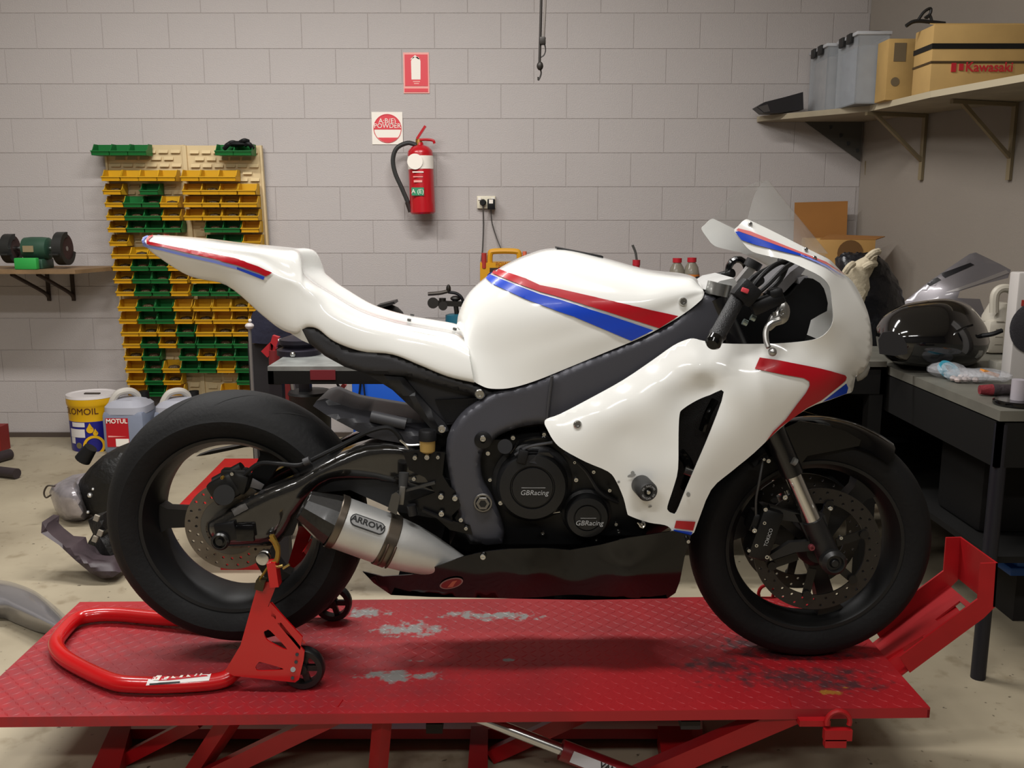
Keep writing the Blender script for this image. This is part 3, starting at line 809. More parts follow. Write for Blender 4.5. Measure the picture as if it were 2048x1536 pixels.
h2 = cr2([(511, 1334), (517, 1325), (525, 1325), (563, 1336), (562, 1340), (525, 1342), (514, 1341)], 3, True)
def plate_g(Y): return panel(plate, 0., .005, (h1, h2), 16, plane=Y)
gp = plate_g(YS); gp.build('side_plate', red_p, stand, smooth=20)
def mir(g): return mirror(g)
mir(plate_g(YS)).build('side_plate', red_p, stand, smooth=20)
def both(fn):
    for s in (0, 1):
        g, nm, mt, par = fn()
        (mir(g) if s else g).build(nm, mt, par)
both(lambda: (G().prism([P(540, 1205, YS), P(605, 1275, YS), P(600, 1300, YS), P(534, 1222, YS)], (0, .006, 0)).prism([P(541, 1206, YS + .004), P(608, 1288, YS + .004), P(608, 1288, YS + .05), P(541, 1206, YS + .05)], (.004, 0, .003)), 'folded_flange', red_p, stand))
wc = P(606, 1334, YS + .03)
wc.z = DZ + .0525
blw = M('castor_black', '151516', .35)
for s in (1, -1):
    yc = wc.y if s == 1 else 2 * YB - wc.y
    c = Vector((wc.x, yc, wc.z))
    w = G().lathe([(.036, -.013), (.048, -.014), (.052, -.008), (.052, .008), (.048, .014), (.036, .013), (.036, -.013)], c, (0, 1, 0), 32, False).build('castor', blw, stand)
    g = G()
    for k in range(5):
        a = k * 2 * math.pi / 5; g.bar(c, c + Vector((math.cos(a) * .038, 0, math.sin(a) * .038)), .014, .01, (0, 1, 0))
    g.lathe([(.012, -.014), (.012, .014)], c, (0, 1, 0), 14); g.build('castor_spokes', blw, w)
for (x, y, r, mt) in ((586, 1339, .006, chrome), (594, 1309, .004, blackp), (592, 1324, .004, blackp), (585, 1356, .004, blackp)):
    G().cyl(P(x, y, YS + .001), P(x, y, YS - .003), r, n=12).build('plate_bolt', mt, stand)
both(lambda: (G().tube([P(541, 1076, YS), P(552, 1088, YS), P(556, 1105, YS), P(552, 1122, YS), P(540, 1128, YS)], .006, 8).prism([P(538, 1072, YS - .004), P(546, 1072, YS - .004), P(558, 1095, YS - .004), P(558, 1115, YS - .004), P(549, 1128, YS - .004), P(552, 1105, YS - .004)], (0, .012, 0)), 'hook_bracket', gold, stand))
both(lambda: (G().bar(P(545, 1122, YS), P(552, 1170, YS), .02, .03, (0, 1, 0)), 'hook_post', red_p, stand))
both(lambda: (G().box(P(522, 1167, YS - .004), (.02, .03, .022), Matrix.Rotation(.25, 3, 'Y')), 'square_tube', M('tube_end', '3c3524', .4, metal=.5), stand))
both(lambda: (G().tube([P(520, 1158, YS - .006), P(540, 1128, YS - .006)], .003, 6, 1), 'pull_pin', gold, stand))
both(lambda: (G().cyl(P(554, 1134, YS), P(566, 1131, YS), .0035).cyl(P(566, 1137, YS), P(579, 1129, YS), .003), 'clamp_screw', M('brass_screw', 'b09a5a', .35, metal=.9), stand))
# sticker on the tube
def onray(px, py):
    d = raydir(px, py).normalized(); return d
tv = bvh_of(G().tube(pts, TRD, 18, 6))
sk = decal([(292, 1371), (300, 1352), (425, 1341), (418, 1361)], tv, .001, 6)
if sk.f: sk.build('sticker', M('sticker_white', 'd9d3d0', .4), tubeo, fix=False)
sk = decal([(304, 1357), (345, 1351), (419, 1344), (416, 1353), (340, 1361), (318, 1362)], tv, .0018, 5)
if sk.f: sk.build('sticker_red', redp, tubeo, fix=False)
sk = decal([(300, 1367), (360, 1363), (360, 1366), (299, 1370)], tv, .0018, 5)
if sk.f: sk.build('sticker_bar', blackp, tubeo, fix=False)
sr = P(370, 1354, YS - .012)
for (x0, x1) in ((306, 318), (330, 336), (342, 352), (358, 364), (372, 382), (388, 392), (398, 402), (408, 411)):
    sk = decal([(x0, 1361 - (x0 - 306) * .09), (x0 + 8, 1353 - (x0 - 306) * .09), (x1 + 6, 1353 - (x0 - 306) * .09), (x1, 1361 - (x0 - 306) * .09)], tv, .0026, 5)
    if sk.f: sk.build('sticker_stroke', sign_w, tubeo, fix=False)
# ---------------------------------------------------------------- motorcycle
bike = thing('motorcycle', 'white race motorcycle with red and blue stripes standing on the lift', 'motorcycle', (P(1050, 1300, YB).x, YB, DZ))
RC = P(479, 1032, YB); FC = P(1617, 1080, YB)
RR, RF = .32, FC.z - DZ
YA = Vector((0, 1, 0))
def wheel(c, R, hw, rim, ang, label, spoke_w, tag_):
    t = None
    prof = []
    for k in range(-10, 11):
        a = math.radians(k * 8.2); prof.append((R - hw * .62 * (1 - math.cos(a)) * 1.15, hw * math.sin(a) / math.sin(math.radians(82))))
    h = rim + .002
    prof = [(h, -hw * .78), (h + .018, -hw * .96), (h + .045, -hw * 1.02)] + prof[1:-1] + [(h + .045, hw * 1.02), (h + .018, hw * .96), (h, hw * .78)]
    ty = G().lathe(prof, c, YA, 80, False).build('tyre', rubber, bike, label)
    ri = G().lathe([(rim + .004, -hw * .86), (rim + .006, -hw * .80), (rim - .006, -hw * .74), (rim - .012, -hw * .5), (rim - .015, 0), (rim - .012, hw * .5), (rim - .006, hw * .74), (rim + .006, hw * .80), (rim + .004, hw * .86), (rim - .004, hw * .84), (rim - .010, hw * .7), (rim - .021, hw * .45), (rim - .024, 0), (rim - .021, -hw * .45), (rim - .010, -hw * .7), (rim - .004, -hw * .84), (rim + .004, -hw * .86)], c, YA, 72, False).build('rim', M('rim_black', '0a0a0b', .5), bike)
    for a in ang:
        a = math.radians(a); d = Vector((math.cos(a), 0, math.sin(a))); s = Vector((-d.z, 0, d.x)); g = G()
        v = []
        for (r, wd, th) in ((.03, spoke_w * .55, .03), (rim * .45, spoke_w * .42, .022), (rim * .8, spoke_w * .5, .02), (rim - .02, spoke_w * .8, .022)):
            for (i, j) in ((-1, -1), (1, -1), (1, 1), (-1, 1)): v.append(c + d * r + s * (wd * i) + YA * (th * j))
        g.add(v, [(k * 4 + i, k * 4 + (i + 1) % 4, k * 4 + 4 + (i + 1) % 4, k * 4 + 4 + i) for k in range(3) for i in range(4)])
        g.build('spoke', MATS['rim_black'], ri)
    G().lathe([(.03, -.08), (.045, -.06), (.05, 0), (.045, .06), (.03, .08)], c, YA, 24).build('hub', MATS['rim_black'], ri)
    return ty
rear_ty = wheel(RC, RR, .096, .216, (180, 60, -60), 'wide rear tyre', .05, 'rear')
front_ty = wheel(FC, RF, .06, .216, (-72, 48, 168), 'narrow front tyre', .046, 'front')
# tread grooves on the rear tyre: sipes as thin dark inlays
g = G()
for k in range(14):
    for s in (-1, 1):
        a0 = math.radians(k * 360 / 14 + (13 if s > 0 else 0)); v = []
        for j in range(7):
            u = j / 6; a = a0 + u * .32; y = s * (.015 + u * .06); tt = math.asin(min(1, abs(y) / .096 * math.sin(math.radians(82))))
            r = RR - .096 * .62 * (1 - math.cos(tt)) * 1.15 + .0006
            for e in (-.012, .012):
                aa = a + e * (1 - abs(2 * u - 1)) * .9; v.append(RC + Vector((math.cos(aa) * r, y, math.sin(aa) * r)))
        g.add(v, [(2 * j, 2 * j + 1, 2 * j + 3, 2 * j + 2) for j in range(6)])
g.build('tread_groove', M('groove_black', '070707', .8), rear_ty, fix=False, kind='stuff')

DISCS = {}
def disc(c, ri, ro, y, name, nh, mat, rows=2):
    key = (ri, ro, nh)
    if key not in DISCS:
        circ = lambda r, n, cx=0, cy=0: [(cx + r * math.cos(2 * math.pi * k / n), cy + r * math.sin(2 * math.pi * k / n)) for k in range(n)]
        holes = [circ(ri * 1000, 72)]
        for k in range(nh):
            for q in range(rows):
                a = 2 * math.pi * (k + .5 * q) / nh; r = (ri + (ro - ri) * ((q + .6) / (rows + .2))) * 1000
                holes.append(circ(3.6, 8, math.cos(a) * r, math.sin(a) * r))
        V, T, _ = trimesh2d(circ(ro * 1000, 96), holes, 9.0); E_ = {(t[i], t[(i + 1) % 3]) for t in T for i in range(3)}
        DISCS[key] = (V, T, [e for e in E_ if (e[1], e[0]) not in E_])
    V, T, E_ = DISCS[key]; n = len(V); g = G()
    g.v = [Vector((c.x + a / 1000, y - .0025, c.z + b / 1000)) for a, b in V] + [Vector((c.x + a / 1000, y + .0025, c.z + b / 1000)) for a, b in V]
    g.f = list(T) + [tuple(i + n for i in t[::-1]) for t in T] + [(b, a, a + n, b + n) for a, b in E_]
    return g.build(name, mat, bike)
dsk = disc(RC, .072, .11, YB - .075, 'rear_brake_disc', 24, steel_d)
G().lathe([(.045, 0), (.074, 0), (.074, .004), (.045, .004)], (RC.x, YB - .077, RC.z), YA, 40).build('disc_carrier', M('carrier_grey', '5b5a57', .4, metal=.7), dsk)
for s in (-1, 1):
    dsf = disc(FC, .118, .155, YB + s * .066, 'front_brake_disc', 28, M('disc_dark', '3a3734', .4, metal=.7))
    g = G()
    for k in range(6):
        a = k * math.pi / 3 + .35; p = Vector((FC.x + math.cos(a) * .117, YB + s * .07, FC.z + math.sin(a) * .117)); g.cyl(p, p + Vector((0, s * .006, 0)), .011, n=14)
        q = Vector((FC.x + math.cos(a) * .05, YB + s * .066, FC.z + math.sin(a) * .05)); g.bar(q, p - Vector((0, s * .004, 0)), .02, .004, (0, 1, 0))
    g.build('disc_carrier', M('carrier_dark', '2c2b2a', .35, metal=.7), dsf)

# ---- seat and tail unit
tail = [
 [(287, 474, 0), (285, 477, .03), (283, 482, .045), (286, 488, .03), (288, 489, .01)],
 [(312, 470, 0), (308, 474, .05), (304, 491, .075), (312, 510, .055), (318, 514, .01)],
 [(385, 475, 0), (380, 481, .07), (372, 510, .098), (378, 549, .06), (380, 551, .01)],
 [(455, 484, 0), (449, 491, .085), (441, 526, .112), (452, 568, .075), (454, 568, .02)],
 [(525, 491, 0), (520, 500, .10), (510, 541, .122), (520, 622, .09), (522, 622, .04)],
 [(572, 497, 0), (570, 507, .105), (556, 566, .13), (560, 652, .105), (562, 652, .06)],
 [(590, 499, 0), (591, 508, .10), (586, 580, .132), (590, 662, .12), (592, 662, .08)],
 [(601, 507, 0), (602, 518, .092), (600, 592, .136), (604, 656, .13), (606, 656, .1)],
 [(608, 540, 0), (609, 548, .088), (611, 604, .138), (616, 651, .135), (618, 651, .11)],
 [(628, 561, 0), (628, 567, .088), (627, 614, .14), (636, 656, .14), (638, 656, .12)],
 [(662, 584, 0), (664, 590, .09), (662, 636, .14), (668, 680, .14), (670, 680, .12)],
 [(722, 618, 0), (722, 624, .092), (718, 662, .135), (722, 700, .135), (724, 700, .11)],
 [(790, 640, 0), (790, 646, .095), (786, 676, .13), (784, 707, .135), (786, 707, .11)],
 [(852, 652, 0), (850, 658, .1), (846, 690, .135), (840, 728, .14), (842, 728, .11)],
 [(908, 663, 0), (906, 669, .10), (901, 706, .14), (895, 750, .145), (897, 750, .11)],
 [(936, 674, 0), (936, 690, .11), (940, 722, .145), (948, 763, .148), (950, 763, .11)]]
ov = {5: (562, 545, .128), 6: (588, 556, .1305), 7: (601, 560, .132), 8: (610, 570, .132), 9: (628, 582, .131)}
for k_, st_ in enumerate(tail):
    a_, b_ = st_[1], st_[2]
    st_.insert(2, ov.get(k_, ((a_[0] + b_[0]) / 2, (a_[1] + b_[1]) / 2 - .08 * (b_[1] - a_[1]), a_[2] + (b_[2] - a_[2]) * .62)))
gt = capends(loft(tail, 5, 6)); seat = gt.build('tail_unit', white, bike, 'white fibreglass seat and tail unit', smooth=50)
tb = bvh_of(gt)
panel([(560, 642), (590, 650), (602, 656), (618, 687), (604, 681), (572, 661)], [(560, 642, .098), (590, 652, .121), (602, 656, .13), (618, 687, .12), (572, 661, .096)], .012, step=8).build('tail_lip', white, seat)
def dec(name, poly, bv, mat, par, off=.0012, mir_=True, step=5):
    off = off + .002
    d = decal(poly, bv, off, step)
    if d.f:
        o = d.build(name, mat, par, fix=False)
        if mir_: mirror(d).build(name, mat, par, fix=False)
dec('red_stripe', [(297, 484), (324, 490), (380, 501), (430, 510), (475, 518.5), (518, 533), (545, 546), (533, 552), (518, 545), (475, 530), (430, 518), (380, 507), (324, 494), (296, 488)], tb, red_st, seat)
dec('red_stripe', [(296, 487), (294, 481), (298, 475), (305, 472), (307, 474), (301, 478), (298, 482), (300, 486)], tb, red_st, seat, step=3)
dec('blue_stripe', [(289, 486), (296, 490), (324, 496), (380, 509), (430, 520), (475, 533), (475, 538), (430, 525), (380, 514), (324, 500), (294, 493), (287, 489)], tb, lblue_st, seat)
dec('blue_stripe', [(475, 533), (518, 548), (531, 553), (528, 559), (518, 555), (475, 538)], tb, blue_st, seat)
dec('blue_stripe', [(288, 488), (286, 482), (289, 476), (296, 473), (297, 475), (292, 478), (290, 482), (292, 488)], tb, lblue_st, seat, step=3)
for (x, y) in ((824, 632), (818, 642), (909, 660)):
    d = raydir(x, y).normalized(); h = tb.ray_cast(CAM, d)
    if h[0]: G().cyl(h[0] + h[1] * .001, h[0] + h[1] * .005, .005, n=12).build('seat_fastener', M('fastener_grey', '50504e', .4, metal=.6), seat)

# ---- fuel tank
tank = [
 [(913, 652, 0), (919, 658, .05), (927, 670, .09), (931, 692, .115), (948, 763, .135)],
 [(919, 622, 0), (925, 632, .06), (936, 662, .105), (945, 710, .13), (958, 769, .145)],
 [(940, 583, 0), (948, 596, .075), (957, 642, .12), (966, 710, .135), (980, 777, .15)],
 [(985, 545, 0), (990, 562, .095), (996, 630, .145), (1005, 715, .15), (1020, 776, .155)],
 [(1050, 512, 0), (1050, 530, .105), (1055, 615, .165), (1060, 700, .165), (1070, 762, .16)],
 [(1115, 497, 0), (1115, 515, .105), (1120, 605, .175), (1125, 680, .175), (1135, 736, .165)],
 [(1205, 515, 0), (1202, 530, .11), (1195, 596, .176), (1200, 660, .18), (1215, 703, .17)],
 [(1290, 538, 0), (1286, 550, .115), (1280, 596, .172), (1278, 640, .175), (1285, 674, .17)],
 [(1345, 547, 0), (1342, 555, .115), (1340, 586, .162), (1335, 620, .165), (1340, 645, .165)],
 [(1382, 551, 0), (1382, 558, .105), (1380, 580, .15), (1376, 600, .155), (1377, 621, .158)],
 [(1397, 563, 0), (1399, 569, .09), (1403, 579, .135), (1402, 590, .145), (1400, 602, .15)],
 [(1402, 575, 0), (1404, 577, .085), (1408, 583, .128), (1408, 588, .14), (1406, 595, .145)]]
gt = capends(loft(tank, 6, 7)); tk_ = gt.build('fuel_tank', white, bike, 'white fuel tank cover with red and blue stripes', smooth=50); kb = bvh_of(gt)
dec('red_stripe', strip([(993, 538), (1052, 558), (1080, 571), (1120, 579), (1217, 601), (1290, 617), (1356, 632)], [(985, 548), (1038, 569), (1080, 584), (1120, 595), (1217, 624), (1280, 644), (1318, 656)]), kb, red_st, tk_)
dec('blue_stripe', strip([(980, 550), (1038, 573), (1080, 589), (1120, 600), (1217, 630), (1306, 660)], [(973, 558), (986, 569), (1052, 599), (1120, 624), (1148, 633), (1262, 681)]), kb, blue_st, tk_)
cap = G(); v = []; 
for i in range(12):
    f = i / 11; c = B(1112 + 92 * f, 498 + 17.5 * f, 0) + Vector((0, 0, .003)); wd = .05 * (1 - .35 * f)
    v += [c + Vector((0, -wd, -.009)), c + Vector((0, -wd * .9, .002)), c + Vector((0, wd * .9, .002)), c + Vector((0, wd, -.009))]
cap.add(v, [(4 * i + j, 4 * i + j + 1, 4 * i + 5 + j, 4 * i + 4 + j) for i in range(11) for j in range(3)] + [(0, 1, 2, 3), (44, 47, 46, 45)]).build('tank_top_pad', black, tk_)
def bolt(px, py, w, r, mat=chrome, par=None, name='bolt', recess=True):
    c = B(px, py, w); d = Vector((0, -1, 0)); g = G()
    g.lathe([(r, -.004), (r, .003), (r * .8, .0055), (r * .42, .0055), (r * .38, .002), (0.0001, .002)], c, d, 14, False)
    return g.build(name, mat, par or bike)
bolt(1366, 603, .162, .009, chrome, tk_)

# ---- main frame, subframe, swingarm
spar = [(994, 781), (1066, 764), (1148, 729), (1261, 684), (1340, 646), (1405, 592), (1450, 600), (1470, 640), (1420, 690), (1320, 740), (1230, 800), (1150, 850), (1079, 848), (1035, 856), (998, 871), (979, 890), (964, 906), (961, 940), (968, 971), (985, 999), (1002, 1040), (1005, 1087), (941, 1082), (922, 1040), (907, 990), (900, 958), (893, 915), (894, 877), (910, 846), (932, 821), (963, 799)]
gs = panel(spar, [(1000, 800, .15), (1100, 790, .17), (1250, 730, .175), (1400, 640, .15), (930, 880, .155), (930, 980, .155), (960, 1070, .15), (1080, 830, .165), (1440, 620, .12)], .045, step=7, rnd=(14, .014), sm=2)
spo = gs.build('frame_spar', frame_m, bike, smooth=40); mirror(gs).build('frame_spar', frame_m, bike, smooth=40)
sb = bvh_of(gs)
G().tube([B(1104, 752, .178), B(1098, 800, .178), B(1095, 838, .176)], .004, 8).build('weld_seam', M('weld_grey', '4c4c50', .4, metal=.5), spo)
pv = G().lathe([(.0225, 0), (.0225, .004), (.021, .006), (.0175, .006), (.0175, .003)], B(966, 1005, .155), (0, -1, 0), 32, False).build('pivot_washer', M('pivot_steel', '7d7b78', .35, metal=.9), spo)
G().lathe([(.0165, .002), (.0165, .009), (.0155, .010), (.0095, .010)], B(966, 1005, .155), (0, -1, 0), 6, False).build('pivot_nut', MATS['pivot_steel'], spo, smooth=10)
G().lathe([(.0095, .0095), (.0001, .0095)], B(966, 1005, .155), (0, -1, 0), 20, False).build('pivot_hole', blackp, spo)
G().lathe([(.02, 0), (.02, .003), (.011, .006), (.006, .006), (.005, .002), (.0001, .002)], B(966, 880, .155), (0, -1, 0), 24, False).build('frame_plug', blackm, spo)
bolt(966, 877, .160, .008, chrome, spo)
rail = [(599, 655), (604, 651), (612, 650), (632, 655), (660, 673), (692, 696), (714, 700), (750, 702), (782, 707), (832, 726), (880, 745), (948, 766), (995, 782), (992, 796), (975, 800), (955, 797), (942, 788), (880, 772), (812, 752), (728, 746), (690, 734), (650, 712), (618, 686)]
gr_ = panel(rail, .132, .03, step=6, rnd=(12, .014)); gr_.build('subframe_rail', M('subframe_grey', '2a2a2d', .5, bump=.05, bscale=300), bike); mirror(gr_).build('subframe_rail', MATS['subframe_grey'], bike)
brace = [(728, 744), (803, 749), (831, 783), (862, 818), (890, 846), (897, 862), (885, 872), (868, 864), (832, 824), (785, 780)]
gb_ = panel(brace, .118, .025, step=12, rnd=(10, .01)); gb_.build('subframe_brace', M('brace_black', '19191b', .45), bike); mirror(gb_).build('subframe_brace', MATS['brace_black'], bike)
panel([(803, 750), (945, 785), (955, 800), (930, 822), (908, 848), (890, 850), (862, 818), (831, 783)], .095, .19, step=16).build('inner_tray', M('tray_grey', '232326', .55), bike)
panel([(870, 800), (955, 796), (952, 812), (925, 825), (905, 845), (893, 845), (880, 825)], [(870, 800, .10), (955, 796, .11), (893, 845, .10)], .01, step=12).build('shock_cover', black, bike)
bolt(960, 788, .14, .012, chrome); bolt(884, 858, .128, .010, chrome)
G().tube([B(627, 668, .11), B(630, 682, .11), B(627, 686, .11)], .0035, 8).build('tail_bracket', chrome, bike)
arm_ = [(413, 1046), (440, 1028), (469, 1011), (529, 980), (585, 957), (620, 937), (660, 916), (691, 901), (735, 886), (800, 884), (845, 898), (885, 930), (905, 985), (895, 1010), (840, 992), (770, 970), (720, 962), (680, 962), (645, 972), (615, 1002), (590, 1035), (570, 1072), (548, 1090), (505, 1094), (463, 1097), (430, 1090), (414, 1070)]
ga = panel(arm_, [(430, 1070, .15), (500, 1050, .15), (600, 980, .15), (700, 930, .135), (800, 930, .115), (890, 980, .10)], .04, step=8, rnd=(26, .03), sm=2)
sw = ga.build('swingarm', carbon, bike, 'glossy dark swingarm', smooth=50); mirror(ga).build('swingarm', carbon, bike, smooth=50)
ab = bvh_of(ga)
dec('maker_sticker', [(464, 1020), (492, 1007), (498, 1017), (470, 1032)], ab, M('sticker_dim', '3f3c39', .5), sw, .001, False, 5)
G().box(B(452, 1063, .158), (.05, .012, .045), Matrix.Rotation(-.15, 3, 'Y'), bev=.004).build('axle_block', blackm, sw)
G().box(B(490, 1066, .158), (.045, .01, .04), bev=.004).build('chain_adjuster', black_gl, sw)
G().lathe([(.021, 0), (.021, .012), (.017, .016), (.015, .016), (.013, .008), (.008, .008), (.008, .018), (.0001, .018)], B(443, 1080, .16), (0, -1, 0), 28, False).build('axle_nut', M('nut_dark', '3b3b3b', .3, metal=.8), sw)
G().lathe([(.007, 0), (.007, .02), (.0145, .024), (.0145, .032), (.009, .036), (.0145, .04), (.0145, .05), (.005, .052)], B(536, 1103, .16), (0, -1, 0), 24).build('stand_bobbin', chrome, sw)
# rear caliper and hose
cal = G(); cal.box(B(452, 975, .1), (.07, .05, .06), Matrix.Rotation(-.5, 3, 'Y'), bev=.01); cal.cyl(B(448, 990, .12), B(448, 990, .15), .024); cal.box(B(478, 962, .1), (.05, .045, .05), Matrix.Rotation(.3, 3, 'Y'), bev=.008); cal.cyl(B(430, 965, .1), B(485, 935, .1), .014); cal.box(B(470, 945, .1), (.06, .03, .02), bev=.004)
co = cal.build('rear_caliper', M('caliper_black', '151413', .45, metal=.2), bike)
bolt(465, 947, .135, .005, chrome, co); bolt(445, 955, .135, .004, gold, co)
G().prism([B(505, 957, .1), (B(528, 970, .1)), B(522, 980, .1), B(500, 974, .1)], (0, .004, 0)).build('caliper_bracket', M('bracket_mid', '77767a', .4, metal=.6), bike)
g = G().tube([B(490, 948, .12), B(520, 927, .125), B(560, 928, .135), B(600, 930, .14), B(640, 912, .145), B(700, 882, .14), B(740, 862, .14), B(775, 855, .135), B(795, 868, .13), B(805, 885, .13)], .0055, 8)
g.build('brake_hose', black, bike)
G().cyl(B(608, 925, .15), B(620, 920, .15), .009).build('hose_clip', M('clip_grey', '3a3a3c', .5), bike)
# hugger
hg = [(626, 812), (650, 797), (668, 803), (700, 815), (745, 823), (800, 832), (850, 845), (872, 862), (850, 892), (790, 884), (740, 874), (690, 850)]
panel(hg, [(640, 810, .075), (740, 840, .09), (850, 865, .09)], .16, step=10, sm=2).build('rear_hugger', M('hugger_black', '222226', .5, bump=.06, bscale=250), bike)
G().cyl(B(742, 832, .1), B(812, 848, .1), .014).build('hugger_tube', M('hugger_tube_grey', '39393c', .5), bike)
panel([(770, 850), (900, 850), (905, 1000), (880, 1090), (820, 1060), (780, 1000), (770, 940)], .06, .12, step=20).build('linkage_mass', M('deep_black', '09090a', .5), bike)
panel([(560, 1075), (600, 1015), (640, 968), (700, 945), (790, 935), (900, 960), (905, 1040), (860, 1035), (800, 1025), (700, 980), (640, 985), (600, 1030), (585, 1070)], [(600, 1020, .118), (900, 1000, .1)], .012, step=16).build('dark_fill_panel', MATS['deep_black'], bike)  # added black sheet, stands in for the darkness between swingarm and silencer
# inner fender seen through the rear wheel
G().prism([B(392, 913, -.06), B(420, 909, -.06), B(488, 895, -.06), B(508, 893, -.06), B(510, 880, -.06), B(500, 880, -.06), B(495, 888, -.06), B(420, 903, -.06)], (0, .03, 0)).build('chain_guard', M('guard_black', '1a1918', .5), bike)

# ---- engine
eng = panel([(880, 900), (940, 860), (1100, 852), (1260, 930), (1345, 1050), (1290, 1085), (1080, 1110), (960, 1110), (900, 1090)], [(900, 1000, .10), (1060, 960, .12), (1250, 1020, .13), (1000, 1090, .11)], .24, step=20, rnd=(20, .03)).build('engine_block', M('engine_black', '0c0c0d', .45, metal=.1), bike)
def cover(px, py, r, w0, w1, name):
    c = B(px, py, w0); h = w1 - w0; g = G()
    g.lathe([(r * 1.12, 0), (r * 1.12, h * .25), (r, h * .35), (r * .97, h * .75), (r * .9, h * .95), (r * .62, h), (r * .6, h * .9), (r * .57, h * .9), (r * .55, h), (0.0001, h * 1.02)], c, (0, -1, 0), 56, False)
    return g.build(name, M('cover_black', '141415', .42, bump=.05, bscale=300), bike), c + Vector((0, -h, 0))
cc, cf = cover(1064, 962, .084, .12, .175, 'clutch_cover')
cp, pf = cover(1172, 1024, .052, .125, .17, 'pulse_cover')
text('lettering', 'GBRacing', cf + Vector((.004, -.0015, -.012)), .0165, greyp, cc, shear=.2)
text('lettering', 'GBRacing', pf + Vector((.004, -.0015, -.012)), .0165, greyp, cp, shear=.2)
for o_, f_, r_ in ((cc, cf, .05), (cp, pf, .033)):
    G().box(f_ + Vector((.002, -.001, .0)), (r_ * 1.1, .001, .0008)).build('cover_line', greyp, o_)
G().prism([B(1058, 925, .178), B(1078, 905, .17), B(1098, 905, .165), B(1108, 915, .16), B(1085, 930, .172)], (0, .03, 0)).build('cover_rib', M('cover_sheen', '2a2a2c', .3), cc)
G().box(B(1045, 912, .172), (.022, .02, .032), Matrix.Rotation(.25, 3, 'Y'), bev=.003).build('clutch_sensor', black, bike)
G().tube([B(1020, 905, .16), B(1040, 885, .165), B(1070, 876, .17), B(1100, 878, .17)], .0045, 8).build('engine_hose', black_gl, bike)
G().tube([B(1030, 910, .17), B(1060, 893, .175), B(1105, 885, .175)], .0035, 8).build('engine_hose', M('hose_sheen', '3a3a3c', .3), bike)
G().tube([B(1130, 905, .15), B(1170, 940, .15), B(1200, 985, .15), B(1236, 1005, .14)], .005, 8).build('engine_seam', M('seam_grey', '1e1e20', .35), bike)
G().cyl(B(1010, 893, .15), B(1010, 893, .17), .017).build('oil_filler', M('filler_black', '1a1a1c', .35), bike)
panel([(930, 905), (970, 900), (975, 980), (1000, 1010), (990, 1060), (950, 1060), (935, 1000)], .10, .02, step=18).build('sprocket_cover', blackm, bike)
for (x, y, w, r) in ((976, 906, .155, .006), (980, 959, .15, .005), (1001, 1005, .15, .006), (1026, 875, .15, .006), (1088, 868, .165, .005), (1219, 980, .15, .005), (1232, 1048, .15, .005), (1237, 1063, .16, .005), (1085, 1066, .14, .0055), (1192, 1079, .15, .004), (1152, 959, .15, .006), (1187, 943, .16, .005), (1149, 924, .15, .004)):
    bolt(x, y, w, r, chrome, eng)
G().cyl(B(1108, 1025, .15), B(1122, 1023, .16), .005).build('oil_banjo', chrome, eng)
# rear set plate with brake reservoir
rs = panel([(806, 905), (840, 900), (890, 905), (885, 950), (900, 975), (925, 990), (920, 1015), (895, 1040), (940, 1050), (945, 1070), (900, 1060), (860, 1025), (815, 1005), (870, 985), (850, 955), (818, 940)], .152, .008, step=12).build('rearset_plate', M('rearset_black', '101011', .3, metal=.3), bike)
for (x, y, r) in ((830, 915, .006), (854, 914, .007), (876, 914, .005), (828, 957, .0055), (882, 993, .0075), (910, 996, .0075), (883, 1027, .0075), (922, 1039, .006), (932, 1056, .005), (789, 999, .0065), (782, 1012, .005)):
    bolt(x, y, .162, r, chrome, rs)
c0, c1 = B(855, 905, .15), B(855, 880, .15)
res = G().lathe([(.013, 0), (.0175, .004), (.0185, .03)], c0, c1 - c0, 20).build('brake_reservoir', M('brake_fluid', 'b08f4e', .3, trans=.3), bike)
G().lathe([(.0205, 0), (.0205, .02), (.018, .024)], c1, c1 - c0, 20).build('reservoir_cap', black, res)
G().tube([B(800, 880, .14), B(815, 890, .14), B(838, 890, .14)], .003, 6).tube([B(800, 870, .13), B(806, 884, .13), B(830, 912, .14)], .0025, 6).build('reservoir_clip', chrome, bike)
mc = G().box(B(804, 990, .165), (.014, .014, .045), Matrix.Rotation(.12, 3, 'Y'), bev=.003).build('rear_master_cylinder', M('master_grey', '6f6c66', .4, metal=.6), bike)
G().cyl(B(806, 975, .16), B(808, 945, .155), .010, .012).build('master_boot', M('boot_grey', '303030', .6), mc)
G().cyl(B(822, 1010, .17), B(826, 1030, .17), .011).build('brake_switch', M('switch_black', '18181a', .3), bike)
G().bar(B(845, 1020, .16), B(905, 1045, .165), .01, .006).build('brake_pedal', blackm, bike)
G().bar(B(795, 985, .158), B(870, 965, .158), .008, .006).build('linkage_rod', M('rod_grey', '4a4a4a', .35, metal=.7), bike)

